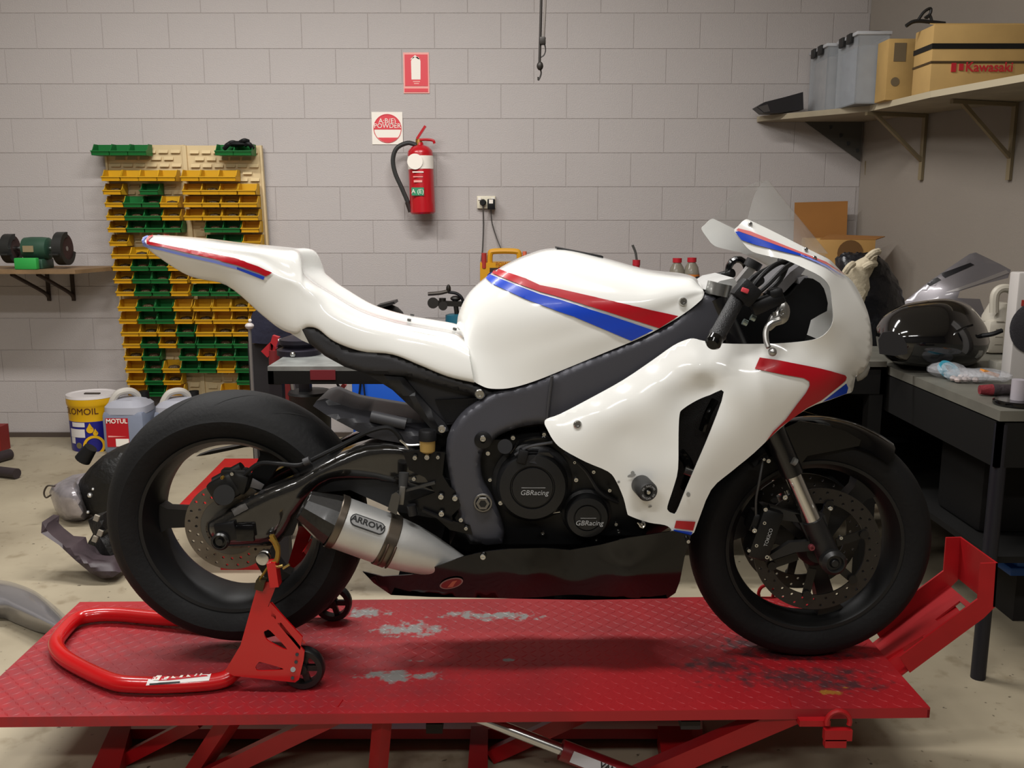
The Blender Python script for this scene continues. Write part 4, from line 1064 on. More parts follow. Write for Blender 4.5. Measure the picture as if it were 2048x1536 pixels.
# ---- exhaust
WX = .185
E0, E1, E2 = B(607, 1010, WX + .01), B(669, 1041, WX), B(770, 1078, WX - .022)
def ring_(c, ax, ro, h, mat, name, par): return G().lathe([(ro, -h / 2), (ro + .002, -h / 2 + .002), (ro + .002, h / 2 - .002), (ro, h / 2)], c, ax, 40, False).build(name, mat, par)
axx = E2 - E1; Ls = axx.length; rb_ = .0605
can = G().lathe([(rb_, 0), (rb_, Ls), (rb_ * .985, Ls + .03), (rb_ * .93, Ls + .065), (rb_ * .8, Ls + .11), (rb_ * .62, Ls + .155), (rb_ * .42, Ls + .2), (.02, Ls + .225)], E1, axx, 48, False).build('exhaust_silencer', alu, bike, 'brushed silver exhaust silencer with black end cap')
ax0 = (E1 - E0); d0 = ax0.normalized()
cap_ = G().lathe([(.026, .012), (.03, .004), (.034, .0), (.036, .002), (.045, ax0.length * .35), (.056, ax0.length * .75), (.0605, ax0.length)], E0, ax0, 12, False)
cap_.lathe([(.034, 0), (.024, .008), (.022, .06)], E0, ax0, 24, False)
cap_.build('carbon_end_cap', M('cap_carbon', '1a1918', .32, coat=.25, vary=.6, vscale=160), can, smooth=20)
tanm = M('heat_tint_steel', '6c6359', .32, metal=.9)
ring_(E1 + axx.normalized() * .006, axx, rb_ + .001, .018, tanm, 'end_band', can)
ring_(E2 + axx.normalized() * .004, axx, rb_ + .001, .03, tanm, 'clamp_band', can)
sidev = Vector((0, -1, 0)); axn = axx.normalized(); upn = axn.cross(sidev).normalized()
if upn.z < 0: upn = -upn
vw = (CAM - (E1 + E2) / 2).normalized(); vw = (vw - axn * vw.dot(axn)).normalized()
bd = (E1 + axx * .52) + (vw * .94 + upn * .34).normalized() * (rb_ + .001)
nb = (vw * .94 + upn * .34).normalized(); upb = nb.cross(axn) * (1 if nb.cross(axn).z > 0 else -1)
def oval(L, W, n=20): return [(math.copysign(L - W, math.cos(a)) + W * math.cos(a), W * math.sin(a)) for a in np.linspace(0, 2 * math.pi, n, endpoint=False)]
G().prism([bd + axn * a + upb * b for a, b in oval(.042, .0145)], nb * .0015).build('badge_border', blackp, can)
G().prism([bd + axn * a + upb * b + nb * .0006 for a, b in oval(.0395, .0122)], nb * .0016).build('badge_plate', M('badge_silver', '8d8d8d', .4, metal=.5), can)
text('lettering', 'ARROW', bd + nb * .0026 + upb * .001, .0185, blackp, can, right=axn, up=upb, sx=1.15, bold=.0006)
text('lettering', 'SPECIAL PARTS', bd + nb * .0026 - upb * .0085, .0045, greyp, can, right=axn, up=upb)
for k, s in enumerate((.016, .034)):
    a = E2 + axn * (.004)
    pts_ = []
    for q in np.linspace(-.1, -1.0, 8):
        pts_.append(a + axn * (s - .02) + (vw * math.cos(q * 1.3) + upb * math.sin(q * 1.3)) * (rb_ + .004))
    G().tube(pts_, .0028, 6, 2).build('clamp_slot', M('slot_dark', '4a3a30', .4, metal=.6), can)
G().prism([B(775, 1020, WX), B(783, 990, WX), B(792, 985, WX), B(800, 992, WX), B(793, 1030, WX)], (0, .006, 0)).build('hanger_bracket', M('hanger_grey', '55534f', .4, metal=.6), can)

# ---- belly pan
bp = [(725, 1143), (766, 1153), (829, 1149), (891, 1126), (930, 1112), (966, 1104), (1016, 1098), (1085, 1096), (1140, 1100), (1200, 1090), (1254, 1076), (1346, 1062), (1382, 1071), (1369, 1115), (1360, 1162), (1351, 1186), (1335, 1197), (1172, 1200), (1016, 1197), (860, 1194), (782, 1190), (747, 1166)]
gbp = panel(bp, [(740, 1155, .12), (860, 1140, .18), (860, 1188, .14), (966, 1115, .20), (1085, 1110, .205), (1250, 1090, .21), (1370, 1080, .20), (1355, 1180, .15), (1050, 1150, .205), (1050, 1195, .15), (1250, 1150, .205), (1250, 1195, .15), (1150, 1112, .185)], .004, step=14)
bpo = gbp.build('belly_pan', black_gl, bike, 'glossy black belly pan', smooth=50); mirror(gbp).build('belly_pan', black_gl, bike, smooth=50)
q1 = [(782, 1190), (860, 1194), (1016, 1197), (1172, 1200), (1335, 1197)]; g = G(); rb2 = rbf([(860, 1188, .14), (1355, 1180, .15), (1050, 1195, .15), (1250, 1195, .15), (782, 1190, .13)])
v = []
for (x, y) in q1:
    w = float(rb2(np.array([[x, y]], float))[0]); p = B(x, y, w + .0); v += [p, Vector((p.x, YB, p.z - .012)), Vector((p.x, 2 * YB - p.y, p.z))]
g.add(v, [(3 * i + j, 3 * i + j + 1, 3 * i + 4 + j, 3 * i + 3 + j) for i in range(4) for j in range(2)]); g.build('pan_floor', black_gl, bpo)
pbv = bvh_of(gbp)
el = lambda cx, cy, rx, ry, n=24, rt=-.25: [(cx + rx * math.cos(a) * math.cos(rt) - ry * math.sin(a) * math.sin(rt), cy + rx * math.cos(a) * math.sin(rt) + ry * math.sin(a) * math.cos(rt)) for a in np.linspace(0, 2 * math.pi, n, endpoint=False)]
dec('oval_logo', el(903, 1165, 24, 10), pbv, M('logo_pale', '8d6a68', .4), bpo, .001, False, 5)
dec('oval_logo', el(903, 1165, 21, 8), pbv, M('logo_red', '7a2022', .4), bpo, .0016, False, 5)
dec('oval_logo', [(895, 1172), (905, 1160), (915, 1158), (911, 1163), (906, 1171)], pbv, M('logo_flash', 'b05a48', .4), bpo, .0022, False, 4)
bolt(966, 1113, .205, .0075, chrome, bpo); bolt(1376, 1082, .205, .005, chrome, bpo); bolt(1282, 1050, .2, .006, chrome, bpo)
G().tube([B(1275, 1045, .21), B(1285, 1055, .212), B(1290, 1048, .21), B(1283, 1043, .21)], .002, 6).build('lock_wire', chrome, bpo)
# ---- side fairing with nose, one shell per side
fo = [(1469, 463), (1477, 452), (1490, 439.5), (1503, 442), (1555, 467), (1608, 494), (1651, 515), (1664, 524), (1682, 543), (1705, 563), (1726, 600), (1739, 637), (1745, 682), (1742, 712), (1730, 739), (1716, 750), (1711, 754), (1706, 780), (1700, 786), (1692, 788),
      (1660, 800), (1615, 817), (1560, 857), (1508, 906), (1463, 943), (1422, 980), (1395, 1046), (1383, 1069), (1346, 1069), (1342, 1058), (1329, 1050), (1297, 1045), (1260, 1032), (1254, 1024), (1247, 996), (1232, 962), (1216, 943), (1172, 924), (1126, 899), (1107, 881), (1094, 858), (1089, 846), (1094, 838),
      (1121, 828), (1186, 794), (1247, 760), (1302, 723), (1346, 692), (1372, 680), (1388, 677), (1408, 682), (1449, 687), (1500, 688), (1558, 687), (1613, 682), (1640, 675), (1657, 661), (1666, 641), (1664, 607), (1659, 574), (1641, 553), (1608, 536), (1572, 520), (1550, 515), (1512, 506), (1497, 498), (1487, 487)]
slot = [(1448, 784), (1420, 790), (1393, 801), (1366, 818), (1359, 830), (1357, 871), (1356, 938), (1347, 975), (1335, 1012), (1337, 1022), (1345, 1027), (1353, 1024), (1371, 980), (1389, 938), (1422, 860)]
fc = [(1475, 462, .180), (1500, 448, .178), (1555, 475, .182), (1555, 508, .195), (1610, 500, .178), (1610, 530, .20), (1651, 520, .16), (1655, 555, .195), (1682, 546, .125), (1705, 565, .10),
      (1664, 607, .205), (1666, 641, .21), (1700, 610, .145), (1726, 603, .095), (1739, 640, .085), (1745, 682, .08), (1720, 670, .13), (1690, 670, .175), (1742, 712, .085), (1728, 739, .095), (1700, 720, .15), (1711, 754, .10), (1700, 784, .10),
      (1640, 678, .205), (1600, 686, .205), (1640, 720, .195), (1558, 690, .20), (1500, 692, .195), (1449, 690, .19), (1408, 685, .185), (1388, 680, .185),
      (1480, 735, .222), (1560, 728, .222), (1400, 738, .222), (1346, 695, .185), (1302, 726, .19), (1320, 765, .222), (1247, 763, .195), (1250, 795, .222), (1186, 797, .20), (1190, 820, .222), (1121, 830, .205), (1110, 848, .216), (1092, 847, .205),
      (1160, 850, .224), (1250, 870, .222), (1320, 850, .222), (1370, 790, .208), (1425, 775, .20), (1440, 760, .215), (1345, 900, .22), (1200, 925, .222), (1250, 980, .212), (1300, 950, .218), (1300, 1040, .202), (1340, 1048, .20), (1325, 1000, .21),
      (1460, 790, .228), (1430, 860, .226), (1395, 940, .222), (1365, 1010, .212), (1365, 1065, .20), (1385, 1060, .19), (1430, 960, .205), (1510, 890, .205), (1560, 840, .205), (1520, 800, .23), (1600, 760, .215), (1615, 812, .19), (1680, 760, .165), (1660, 795, .165)]
gf = panel(cr2(fo, 3, True), fc, .003, (cr2(slot, 3, True),), 9, soft=.02)
fair = gf.build('fairing', white, bike, 'white fibreglass fairing shell with red and blue flashes', smooth=60)
ff = mirror(gf).build('fairing', white, bike, smooth=60)
fb = bvh_of(gf)
# nose front joining the two shells
ne = [(1651, 515), (1664, 524), (1682, 543), (1705, 563), (1726, 600), (1739, 637), (1745, 682), (1742, 712), (1730, 739), (1716, 750), (1711, 754), (1706, 780), (1700, 786)]
fw = rbf(fc, .02); rows_ = []
for (x, y) in ne:
    w = float(fw(np.array([[x, y]], float))[0]); p = B(x, y, w); row = []
    for k in range(13):
        s = 1 - k / 6; row.append(Vector((p.x + .19 * w * (1 - s * s), YB - w * s, p.z)))
    rows_.append(row)
g = G(); g.v = [p for r in rows_ for p in r]; g.f = [(i * 13 + j, i * 13 + j + 1, i * 13 + 14 + j, i * 13 + 13 + j) for i in range(len(ne) - 1) for j in range(12)]
g.build('nose_cone', white, bike, smooth=60)
G().lathe([(.0001, -.012), (.02, -.006), (.03, .004), (.034, .012)], B(1722, 735, .098) + Vector((.02, .03, -.005)), (-.8, .5, 0), 20, False).build('air_intake', M('intake_grey', '8a8a86', .4), fair)
# flashes
dec('red_flash', cr2([(1519, 716), (1560, 722), (1640, 737), (1688, 750)], 3) + [(1691, 754), (1689, 760)] + [(1680, 768), (1640, 800), (1612, 815), (1560, 853), (1530, 882), (1545, 862), (1570, 838), (1592, 808), (1610, 785), (1618, 770), (1617, 762), (1606, 756), (1560, 748), (1509, 738)], fb, red_st, fair, .0012, False)
dec('blue_flash', [(1690, 766), (1694, 775), (1691, 786), (1660, 797), (1642, 803), (1650, 797), (1670, 782)], fb, blue_st, fair, .0012, False)
dec('white_line', [(1692, 757), (1690, 765), (1640, 804), (1638, 802), (1688, 762)], fb, whitep, fair, .002, False)
dec('red_flash', [(1352, 1040), (1390, 1042), (1385, 1060), (1348, 1055)], fb, red_st, fair, .0012, False)
dec('blue_flash', [(1347, 1058), (1384, 1063), (1381, 1069), (1346, 1068)], fb, blue_st, fair, .0012, False)
dec('blue_flash', [(1470, 464), (1476, 463), (1510, 475), (1560, 493), (1610, 512), (1622, 518), (1605, 514), (1560, 503), (1510, 490), (1482, 480)], fb, blue_st, fair, .0012, True)
dec('red_flash', [(1476, 457), (1500, 463), (1550, 484), (1600, 505), (1650, 525), (1690, 552), (1650, 529), (1600, 509), (1550, 490), (1500, 471), (1472, 461)], fb, M('pale_red_stripe', 'd06a6a', .3), fair, .0014, True)
dec('blue_flash', [(1600, 509), (1650, 531), (1688, 556), (1650, 534), (1600, 513)], fb, lblue_st, fair, .0012, False)
# scuffs on the fibreglass
scf = M('scuff_grey', '8f8f8c', .7)
for (cx, cy, rx, ry) in ((1263, 950, 9, 3), (1237, 963, 3, 2.5), (1300, 1012, 4, 2), (1376, 988, 4, 5), (1265, 945, 4, 4)):
    dec('scuff', el(cx, cy, rx, ry, 10), fb, scf, fair, .0008, False, 4)
for (x, y, w, r) in ((1155, 849, .226, .0095), (1500, 448, .181, .005), (1611, 499, .180, .005), (1628, 517, .185, .006)):
    d = raydir(x, y).normalized(); h = fb.ray_cast(CAM, d)
    c = h[0] + Vector((0, -.001, 0))
    G().lathe([(r, -.003), (r, .002), (r * .75, .0045), (r * .35, .0045), (r * .3, .001), (.0001, .001)], c, (0, -1, .1), 16, False).build('fairing_screw', chrome, fair)
    mm = Vector((c.x, 2 * YB - c.y, c.z))
    if y < 600: G().lathe([(r, -.012), (r, -.002)], mm, (0, -1, .1), 12).build('fairing_screw', chrome, ff)
# crash bobbin
b0, b1 = B(1281, 968, .215), B(1297, 985, .27)
cr_ = G().lathe([(.0205, 0), (.0225, .004), (.0225, (b1 - b0).length - .006), (.019, (b1 - b0).length), (.010, (b1 - b0).length), (.009, (b1 - b0).length - .006), (.0001, (b1 - b0).length - .006)], b0, b1 - b0, 32, False).build('crash_bobbin', M('bobbin_black', '2b2b2b', .5), bike)
nb_ = (b1 - b0).normalized()
G().lathe([(.0001, .004), (.004, .004), (.006, .0), (.008, -.004)], b1 - nb_ * .002, nb_, 16, False).build('bobbin_bolt', chrome, cr_)
tx = Vector((1, 0, 0)); tx = (tx - nb_ * tx.dot(nb_)).normalized(); tz = tx.cross(nb_); tz = tz if tz.z > 0 else -tz
for s, w_ in ((1, 'GB RACING'), (-1, 'GB RACING')):
    for i, chx in enumerate(w_):
        a = math.radians(90 + (i - 4) * (-16 if s > 0 else 16)) * s
        dv = tx * math.cos(a) + tz * math.sin(a); rt = tx * math.sin(a) * s - tz * math.cos(a) * s
        text('lettering', chx, b1 + dv * .0145 + nb_ * .0005, .0058, greyp, cr_, right=rt, up=dv * s)
# radiator and innards seen through the slot
panel([(1325, 770), (1460, 770), (1440, 840), (1400, 960), (1365, 1035), (1325, 1035), (1330, 950)], .10, .2, step=18).build('radiator', M('radiator_black', '0b0b0c', .6, bump=.5, bscale=400), bike)
G().cyl(B(1368, 940, .15), B(1385, 946, .15), .010).build('radiator_union', chrome, bike)
G().tube([B(1360, 905, .12), B(1375, 925, .14), B(1378, 950, .14), B(1370, 975, .12)], .012, 10).build('radiator_hose', black_gl, bike)
G().tube([B(1430, 800, .13), B(1415, 830, .14), B(1405, 860, .13)], .009, 8).build('radiator_hose', black_gl, bike)
panel([(1400, 640), (1460, 606), (1530, 610), (1580, 590), (1610, 556), (1640, 566), (1652, 590), (1654, 622), (1622, 640), (1606, 690), (1560, 690), (1450, 700), (1380, 720), (1300, 780), (1240, 850), (1200, 850), (1300, 740)], [(1400, 680, .10), (1500, 650, .075), (1600, 600, .09), (1640, 640, .09), (1250, 820, .12)], .15, step=14, sm=2).build('air_duct', M('duct_black', '060607', .8, spec=.25), bike)
panel([(1450, 690), (1640, 680), (1690, 760), (1640, 790), (1560, 840), (1480, 900), (1440, 930), (1430, 860), (1450, 780)], .09, .18, step=22).build('lower_duct', MATS['duct_black'], bike)
# windscreen
sc_st = [
 [(1536, 360, 0), (1524, 366, .06), (1508, 392, .125), (1494, 441, .176)],
 [(1558, 388, 0), (1548, 393, .06), (1534, 412, .125), (1522, 452, .178)],
 [(1592, 430, 0), (1584, 434, .06), (1572, 446, .125), (1562, 471, .178)],
 [(1628, 474, 0), (1622, 476, .06), (1614, 483, .12), (1608, 494, .174)],
 [(1655, 507, 0), (1653, 508, .05), (1650, 511, .10), (1649, 514, .155)]]
def glass():
    m = bpy.data.materials.new('clear_screen'); m.use_nodes = True; nt = m.node_tree; nt.nodes.clear()
    o = nt.nodes.new('ShaderNodeOutputMaterial'); mx = nt.nodes.new('ShaderNodeMixShader'); tr = nt.nodes.new('ShaderNodeBsdfTransparent'); gl = nt.nodes.new('ShaderNodeBsdfPrincipled')
    tr.inputs[0].default_value = (.93, .93, .92, 1); gl.inputs['Base Color'].default_value = (.6, .6, .58, 1); gl.inputs['Roughness'].default_value = .08
    mx.inputs[0].default_value = .21  # grey veil mixed in to imitate the whitish reflection on the screen
    nt.links.new(tr.outputs[0], mx.inputs[1]); nt.links.new(gl.outputs[0], mx.inputs[2]); nt.links.new(mx.outputs[0], o.inputs[0]); return m
clear = glass()
gw = loft(sc_st, 5, 5); scr = gw.build('windscreen', clear, bike, 'clear acrylic windscreen', smooth=60)

# ---- front end
f0, f1 = B(1655, 1108, .112), B(1585, 948, .108)
fd = (f1 - f0).normalized()
for s in (1, -1):
    mk = (lambda p: p) if s == 1 else (lambda p: Vector((p.x, 2 * YB - p.y, p.z)))
    st = mk(f0); en = mk(f1); d = (en - st).normalized()
    G().cyl(st + d * .07, en + d * .02, .0205, n=24).build('fork_stanchion', chrome, bike)
    G().cyl(en, en + d * .46, .0265, .0285, n=28).build('fork_outer', M('fork_black', '101012', .3, coat=.3), bike)
    lo = G().cyl(st - d * .015, st + d * .095, .028, .025, n=28).build('fork_bottom', M('fork_casting', '161617', .45), bike)
    G().lathe([(.03, 0), (.03, .02), (.022, .028), (.020, .028), (.018, .02), (.012, .02), (.008, .026), (.0001, .026)], mk(B(1663, 1120, .13)), (0, -s, 0), 28, False).build('axle_clamp', M('axle_dark', '2c2c2c', .35, metal=.6), lo)
    cg = G()
    def cbx(px, py, w, sz, rot, bev): cg.box(mk(B(px, py, w)), sz, Matrix.Rotation(rot, 3, 'Y'), bev=bev)
    cbx(1525, 1062, .09, (.055, .07, .13), .28, .012); cbx(1508, 1040, .085, (.03, .06, .05), .3, .01); cbx(1506, 1085, .085, (.03, .06, .05), .2, .01)
    cl = cg.build('front_caliper', M('caliper_dark', '141414', .4, metal=.3), bike)
    if s == 1:
        text('lettering', 'TOKICO', B(1537, 1075, .127), .012, greyp, cl, right=(-.28, 0, -1) if False else (.28, 0, 1), up=(-1, 0, .28))
        for (x, y, w, r) in ((1508, 1060, .12, .007), (1512, 1090, .12, .005), (1497, 1100, .12, .005), (1530, 1018, .12, .006), (1528, 1045, .12, .005), (1533, 1113, .12, .006)): bolt(x, y, w, r, chrome, cl)
        G().prism([B(1540, 1012, .11), B(1600, 1028, .11), B(1606, 1046, .11), B(1560, 1040, .11), B(1540, 1040, .11)], (0, .018, 0)).prism([B(1540, 1110, .105), B(1580, 1085, .11), B(1625, 1082, .11), B(1640, 1100, .11), B(1590, 1105, .11), B(1545, 1120, .105)], (0, .016, 0)).prism([B(1590, 1028, .11), B(1650, 1030, .11), B(1665, 1090, .11), B(1625, 1096, .11)], (0, .02, 0)).build('caliper_mount', M('mount_black', '1b1b1b', .45), lo)
        for (x, y, r, mt) in ((1569, 994, .007, chrome), (1660, 1016, .006, chrome), (1681, 1075, .005, chrome), (1536, 921, .006, chrome), (1527, 918, .004, chrome), (1623, 1095, .008, M('bolt_red', '7a3a40', .35, metal=.6))): bolt(x, y, .137, r, mt, lo)
        G().cyl(B(1585, 921, .138), B(1592, 925, .138), .009).build('fork_clip', M('clip_pale', '6a6a68', .5), lo)
        G().tube([B(1526, 920, .12), B(1518, 965, .13), B(1512, 1000, .12), B(1512, 1030, .11)], .003, 6).build('front_brake_line', M('line_grey', '3c3c3c', .4), bike)
# mudguard over the front tyre
def arc_shell(c, R, hw, a0, a1, drop, n=30, th=.003):
    g = G(); v = []; m = 9
    for i in range(n + 1):
        a = math.radians(a0 + (a1 - a0) * i / n)
        for k in range(m):
            s = -1 + 2 * k / (m - 1); r = R - drop * (abs(s) ** 2.4)
            v.append(c + Vector((math.cos(a) * r, hw * math.sin(s * 1.45) / math.sin(1.45), math.sin(a) * r)))
    g.add(v, [(i * m + k, i * m + k + 1, (i + 1) * m + k + 1, (i + 1) * m + k) for i in range(n) for k in range(m - 1)]); return g
mg = arc_shell(FC, RF + .016, .072, 54, 128, .05).build('front_mudguard', black_gl, bike)
for s in (1, -1):
    g = panel([(1560, 860), (1600, 842), (1650, 850), (1690, 862), (1722, 880), (1718, 892), (1650, 905), (1615, 912), (1600, 930), (1580, 925), (1565, 900)], .078, .004, step=14)
    (g if s == 1 else mirror(g)).build('mudguard_side', black_gl, mg)
# triple clamp, bars, controls
tc_ = G().prism([B(1412, 580, .1), B(1440, 562, .1), B(1468, 556, .1), B(1478, 572, .1), B(1455, 600, .1), B(1425, 600, .1)], (0, .2, 0)).build('top_yoke', alu, bike)
for q_ in ((1426, 560, 1418, 590, -.1), (1440, 566, 1434, 590, .1)): G().cyl(B(q_[0], q_[1], q_[4]), B(q_[2], q_[3], q_[4]), .028).build('fork_cap', M('cap_silver', '9a9a98', .3, metal=.9), tc_)
g = G(); [g.box(B(x, y, w), (.03, .03, .008), Matrix.Rotation(.3, 3, 'Y')) for x, y, w in ((1425, 562, -.05), (1448, 560, .0), (1458, 572, .06))]; g.build('yoke_fittings', black, tc_)
G().tube([B(1400, 572, -.12), B(1418, 560, -.1), B(1445, 552, -.06)], .007, 8).build('ignition_loom', black, bike)
c0 = B(1475, 542, -.14); G().tube([c0 + Vector((math.cos(a) * .024, 0, math.sin(a) * .03)) for a in np.linspace(0, 2 * math.pi, 14, endpoint=False)], .009, 8, 1, True).build('cable_loop', black_gl, bike)
G().bar(B(1472, 572, .02), B(1505, 532, .02), .03, .018).build('steering_damper', M('damper_silver', 'c4c4c4', .3, metal=.9), bike)
G().cyl(B(1502, 536, .02), B(1510, 522, .02), .02).build('damper_end', black, bike)
ga0, ga1 = B(1428, 683, .335), B(1478, 592, .215)
gd_ = (ga1 - ga0).normalized()
gripo = G().lathe([(.0001, -.002), (.013, -.002), (.0165, .004), (.0165, .018), (.0175, .02), (.0185, .024), (.0170, .03), (.0170, (ga1 - ga0).length - .012), (.021, (ga1 - ga0).length - .008), (.021, (ga1 - ga0).length)], ga0, ga1 - ga0, 24, False).build('throttle_grip', M('grip_rubber', '19191a', .55, bump=.4, bscale=260), bike)
G().lathe([(.0001, -.006), (.012, -.006), (.0168, 0), (.0168, .014)], ga0 - gd_ * .006, gd_, 24, False).build('bar_end', black_gl, gripo)
G().cyl(ga1, B(1520, 560, .13), .011).build('handlebar', blackm, bike)
mirror(G().lathe([(.0165, 0), (.0175, .02), (.0170, (ga1 - ga0).length)], ga0, ga1 - ga0, 20)).build('left_grip', MATS['grip_rubber'], bike)
mirror(G().cyl(ga1, B(1520, 560, .13), .011)).build('handlebar', blackm, bike)
sg = G().box(B(1492, 585, .235), (.05, .04, .045), Matrix.Rotation(.7, 3, 'Y'), bev=.008).build('switch_housing', black, bike)
G().box(B(1490, 581, .262), (.016, .006, .010), Matrix.Rotation(.35, 3, 'Y'), bev=.002).build('kill_switch', M('switch_red', 'c8404a', .4), sg)
mcl = G().box(B(1534, 606, .22), (.075, .03, .032), Matrix.Rotation(-.42, 3, 'Y'), bev=.008).box(B(1550, 588, .22), (.03, .03, .025), Matrix.Rotation(-.2, 3, 'Y'), bev=.006).build('brake_master_cylinder', blackm, bike)
lev = M('lever_aluminium', 'a6a5a2', .3, metal=.9)
lv_ = panel([(1537, 645), (1545, 630), (1556, 622), (1562, 604), (1570, 602), (1578, 612), (1580, 625), (1576, 640), (1566, 648), (1552, 652), (1540, 662)], .235, .012, step=7, rnd=(5, .004), sm=2).build('lever_blade_root', lev, bike)
G().tube([B(1560, 640, .24), B(1540, 648, .245), B(1532, 662, .25), B(1532, 680, .26), B(1537, 695, .27)], [.007, .0055], 10).build('brake_lever', lev, lv_)
G().ball(B(1545, 704, .27), .0095, 16).build('lever_tip', lev, lv_)
bolt(1564, 625, .245, .007, chrome, lv_); bolt(1548, 628, .245, .005, chrome, lv_)
for (pp) in ([(1495, 590, .2), (1520, 555, .2), (1550, 530, .16), (1580, 520, .1)], [(1500, 600, .22), (1535, 570, .22), (1565, 540, .18), (1590, 522, .1)], [(1480, 600, .2), (1500, 560, .18), (1540, 535, .15), (1575, 518, .08)], [(1530, 590, .2), (1560, 560, .17), (1575, 530, .12), (1582, 518, .08)]):
    G().tube([B(*q) for q in pp], .0055, 8).build('control_cable', black, bike)
G().ball(B(1572, 520, .09), .02, 12, (1, 1, .6)).build('cable_guide', black, bike)
dash = G().prism([B(1548, 580, .08), B(1580, 545, .08), B(1600, 530, .08), B(1612, 536, .08), B(1600, 552, .08), B(1568, 585, .08)], (0, .16, 0)).build('dash_bracket', M('bracket_pale', '77767a', .4, metal=.6), bike)
G().prism([B(1596, 556, .09), B(1616, 552, .09), B(1610, 566, .09), B(1598, 568, .09)], (0, .18, 0)).build('dash_display', M('display_grey', '8a8a90', .4), bike)
for (x, y) in ((1502, 634), (1486, 643)): G().cyl(B(x, y, .2), B(x + 8, y + 4, .2), .007).build('clip_on_bolt', M('bolt_greenish', '8f9a94', .3, metal=.8), bike)
# ---------------------------------------------------------------- right wall shelf with boxes and tubs
zt_ = 1.935; zu = zt_ - .03                                 # top and underside of the shelf
def st(p):                                                  # (distance along the wall, distance off the wall)
    d = Vector((p.x, p.y, 0)) - CORNER; return d.dot(U), d.dot(NRM)
def ws(s, t_, z): return CORNER + U * s + NRM * t_ + Vector((0, 0, z))
shelf_m = M('shelf_board', 'a39780', .6, vary=.2, vscale=6)
t = thing('wall_shelf', 'corner board shelf on the right wall carrying tubs and cartons', 'shelf', ws(1, .3, zu))
fe = [PZ(1527, 231, zt_), PZ(1741, 211, zt_), PZ(1863, 182, zt_), PZ(2060, 146, zt_), PZ(2300, 95, zt_)]
fe = [Vector((p.x, min(p.y, YW - .02), zu)) for p in fe]
se, _ = st(fe[-1])
G().prism([Vector((fe[0].x - .02, YW - .005, zu))] + fe + [ws(se + .1, .005, zu), ws(.004, .005, zu)], (0, 0, .03)).build('board', shelf_m, t)
g = G()
for a, b in zip(fe[1:-1], fe[2:]): g.bar(a + Vector((0, 0, .015)), b + Vector((0, 0, .015)), .006, .03)
g.build('edge_strip', M('shelf_edge', 'bdb196', .6), t)
bk = M('bracket_olive', '85775c', .6, metal=.1)
for px, fr in ((1849, fe[2]), (2026, fe[3])):
    p = PP(px, 300, CORNER, NRM); s_, _ = st(p); zb = PP(px, 360, CORNER, NRM).z
    G().bar(ws(s_, .012, zb), ws(s_, .012, zu), .022, .02, tuple(NRM)).build('bracket_upright', bk, t)
    G().bar(ws(s_, .02, zb + (zu - zb) * .3), ws(s_ - .02, .34, zu - .01), .018, .018).build('bracket_strut', bk, t)
    G().bar(ws(s_, .0, zu - .012), ws(s_ - .02, .4, zu - .012), .02, .018).build('bracket_arm', bk, t)
gus = M('gusset_grey', '4c4a45', .6)
xg = CORNER.x
gq = [P(1735, 236, YW - .02), P(1735, 320, YW - .02), P(1722, 322, YW - .02), P(1600, 236, YW - .02)]
for q in gq: q.x = min(q.x, xg - .012)
gus_o = G().prism(gq, (0, .008, 0)).build('gusset', gus, t)
for (x, y) in ((1661, 254), (1681, 271), (1696, 287), (1714, 301)): G().cyl(P(x, y, YW - .022), P(x, y, YW - .018), .012, n=10).build('gusset_hole', blackp, gus_o)
G().bar(P(1733, 322, YW - .03), P(1732, 350, YW - .03), .02, .02).build('bracket_foot', bk, t)
def abox(x0, x1, Yf, dep, ytop, bev=.004):                  # box with a face towards the room, px left and right, top row
    a = P(x0, 120, Yf); b = P(x1, 120, Yf); zt2 = P((x0 + x1) / 2, ytop, Yf).z
    return a.x, b.x, zt2 - zt_
card = M('cardboard', 'c9a568', .75, vary=.12, vscale=6); card2 = M('cardboard_shade', 'bd9a5e', .75, vary=.15, vscale=7)
Y1c = 4.52; a, b, H1 = abox(1863, 2052, Y1c, .3, 49); b = a + .465
t = thing('carton', 'large cardboard carton with red lettering and black straps on the shelf', 'carton', ((a + b) / 2, Y1c + .14, zt_))
G().box(((a + b) / 2, Y1c + .1, zt_ + H1 / 2), (b - a, .2, H1), bev=.004).build('box', card, t)
G().prism([(a + .01, Y1c + .01, zt_ + H1), (b, Y1c + .01, zt_ + H1), (b, Y1c + .12, zt_ + H1 + .025), (a + .03, Y1c + .12, zt_ + H1 + .025)], (0, 0, .004)).build('top_flap', M('card_light', 'd0ab6a', .75), t)
for zz, hh, mt in ((.68, .024, blackp), (.44, .01, M('strap_brown', '4a3820', .6))):
    G().box(((a + b) / 2, Y1c + .1, zt_ + H1 * zz), (b - a + .006, .206, hh)).build('strap', mt, t)
text('lettering', 'Kawasaki', (a + .27, Y1c - .006, zt_ + H1 * .36), .06, redp, t, bold=.001)
G().box((a + .105, Y1c - .003, zt_ + H1 * .36), (.022, .004, .04)).box((a + .14, Y1c - .003, zt_ + H1 * .365), (.02, .004, .03)).build('logo_mark', redp, t, kind='stuff')
Y2c = 4.85; a2, b2, H2 = abox(1775, 1815, Y2c, .2, 77)
t = thing('carton', 'narrow cardboard carton with round grey marks between tub and large carton', 'carton', ((a2 + b2) / 2 + .05, Y2c + .07, zt_))
b2 = a2 + .15
G().box(((a2 + b2) / 2, Y2c + .07, zt_ + H2 / 2), (b2 - a2, .14, H2), bev=.004).build('box', card2, t)
gm = M('grey_mark', '6e5f47', .7)
G().lathe([(.022, 0), (.022, .001)], (a2 + .045, Y2c - .001, zt_ + H2 * .3), (0, -1, 0), 18).build('round_mark', gm, t)
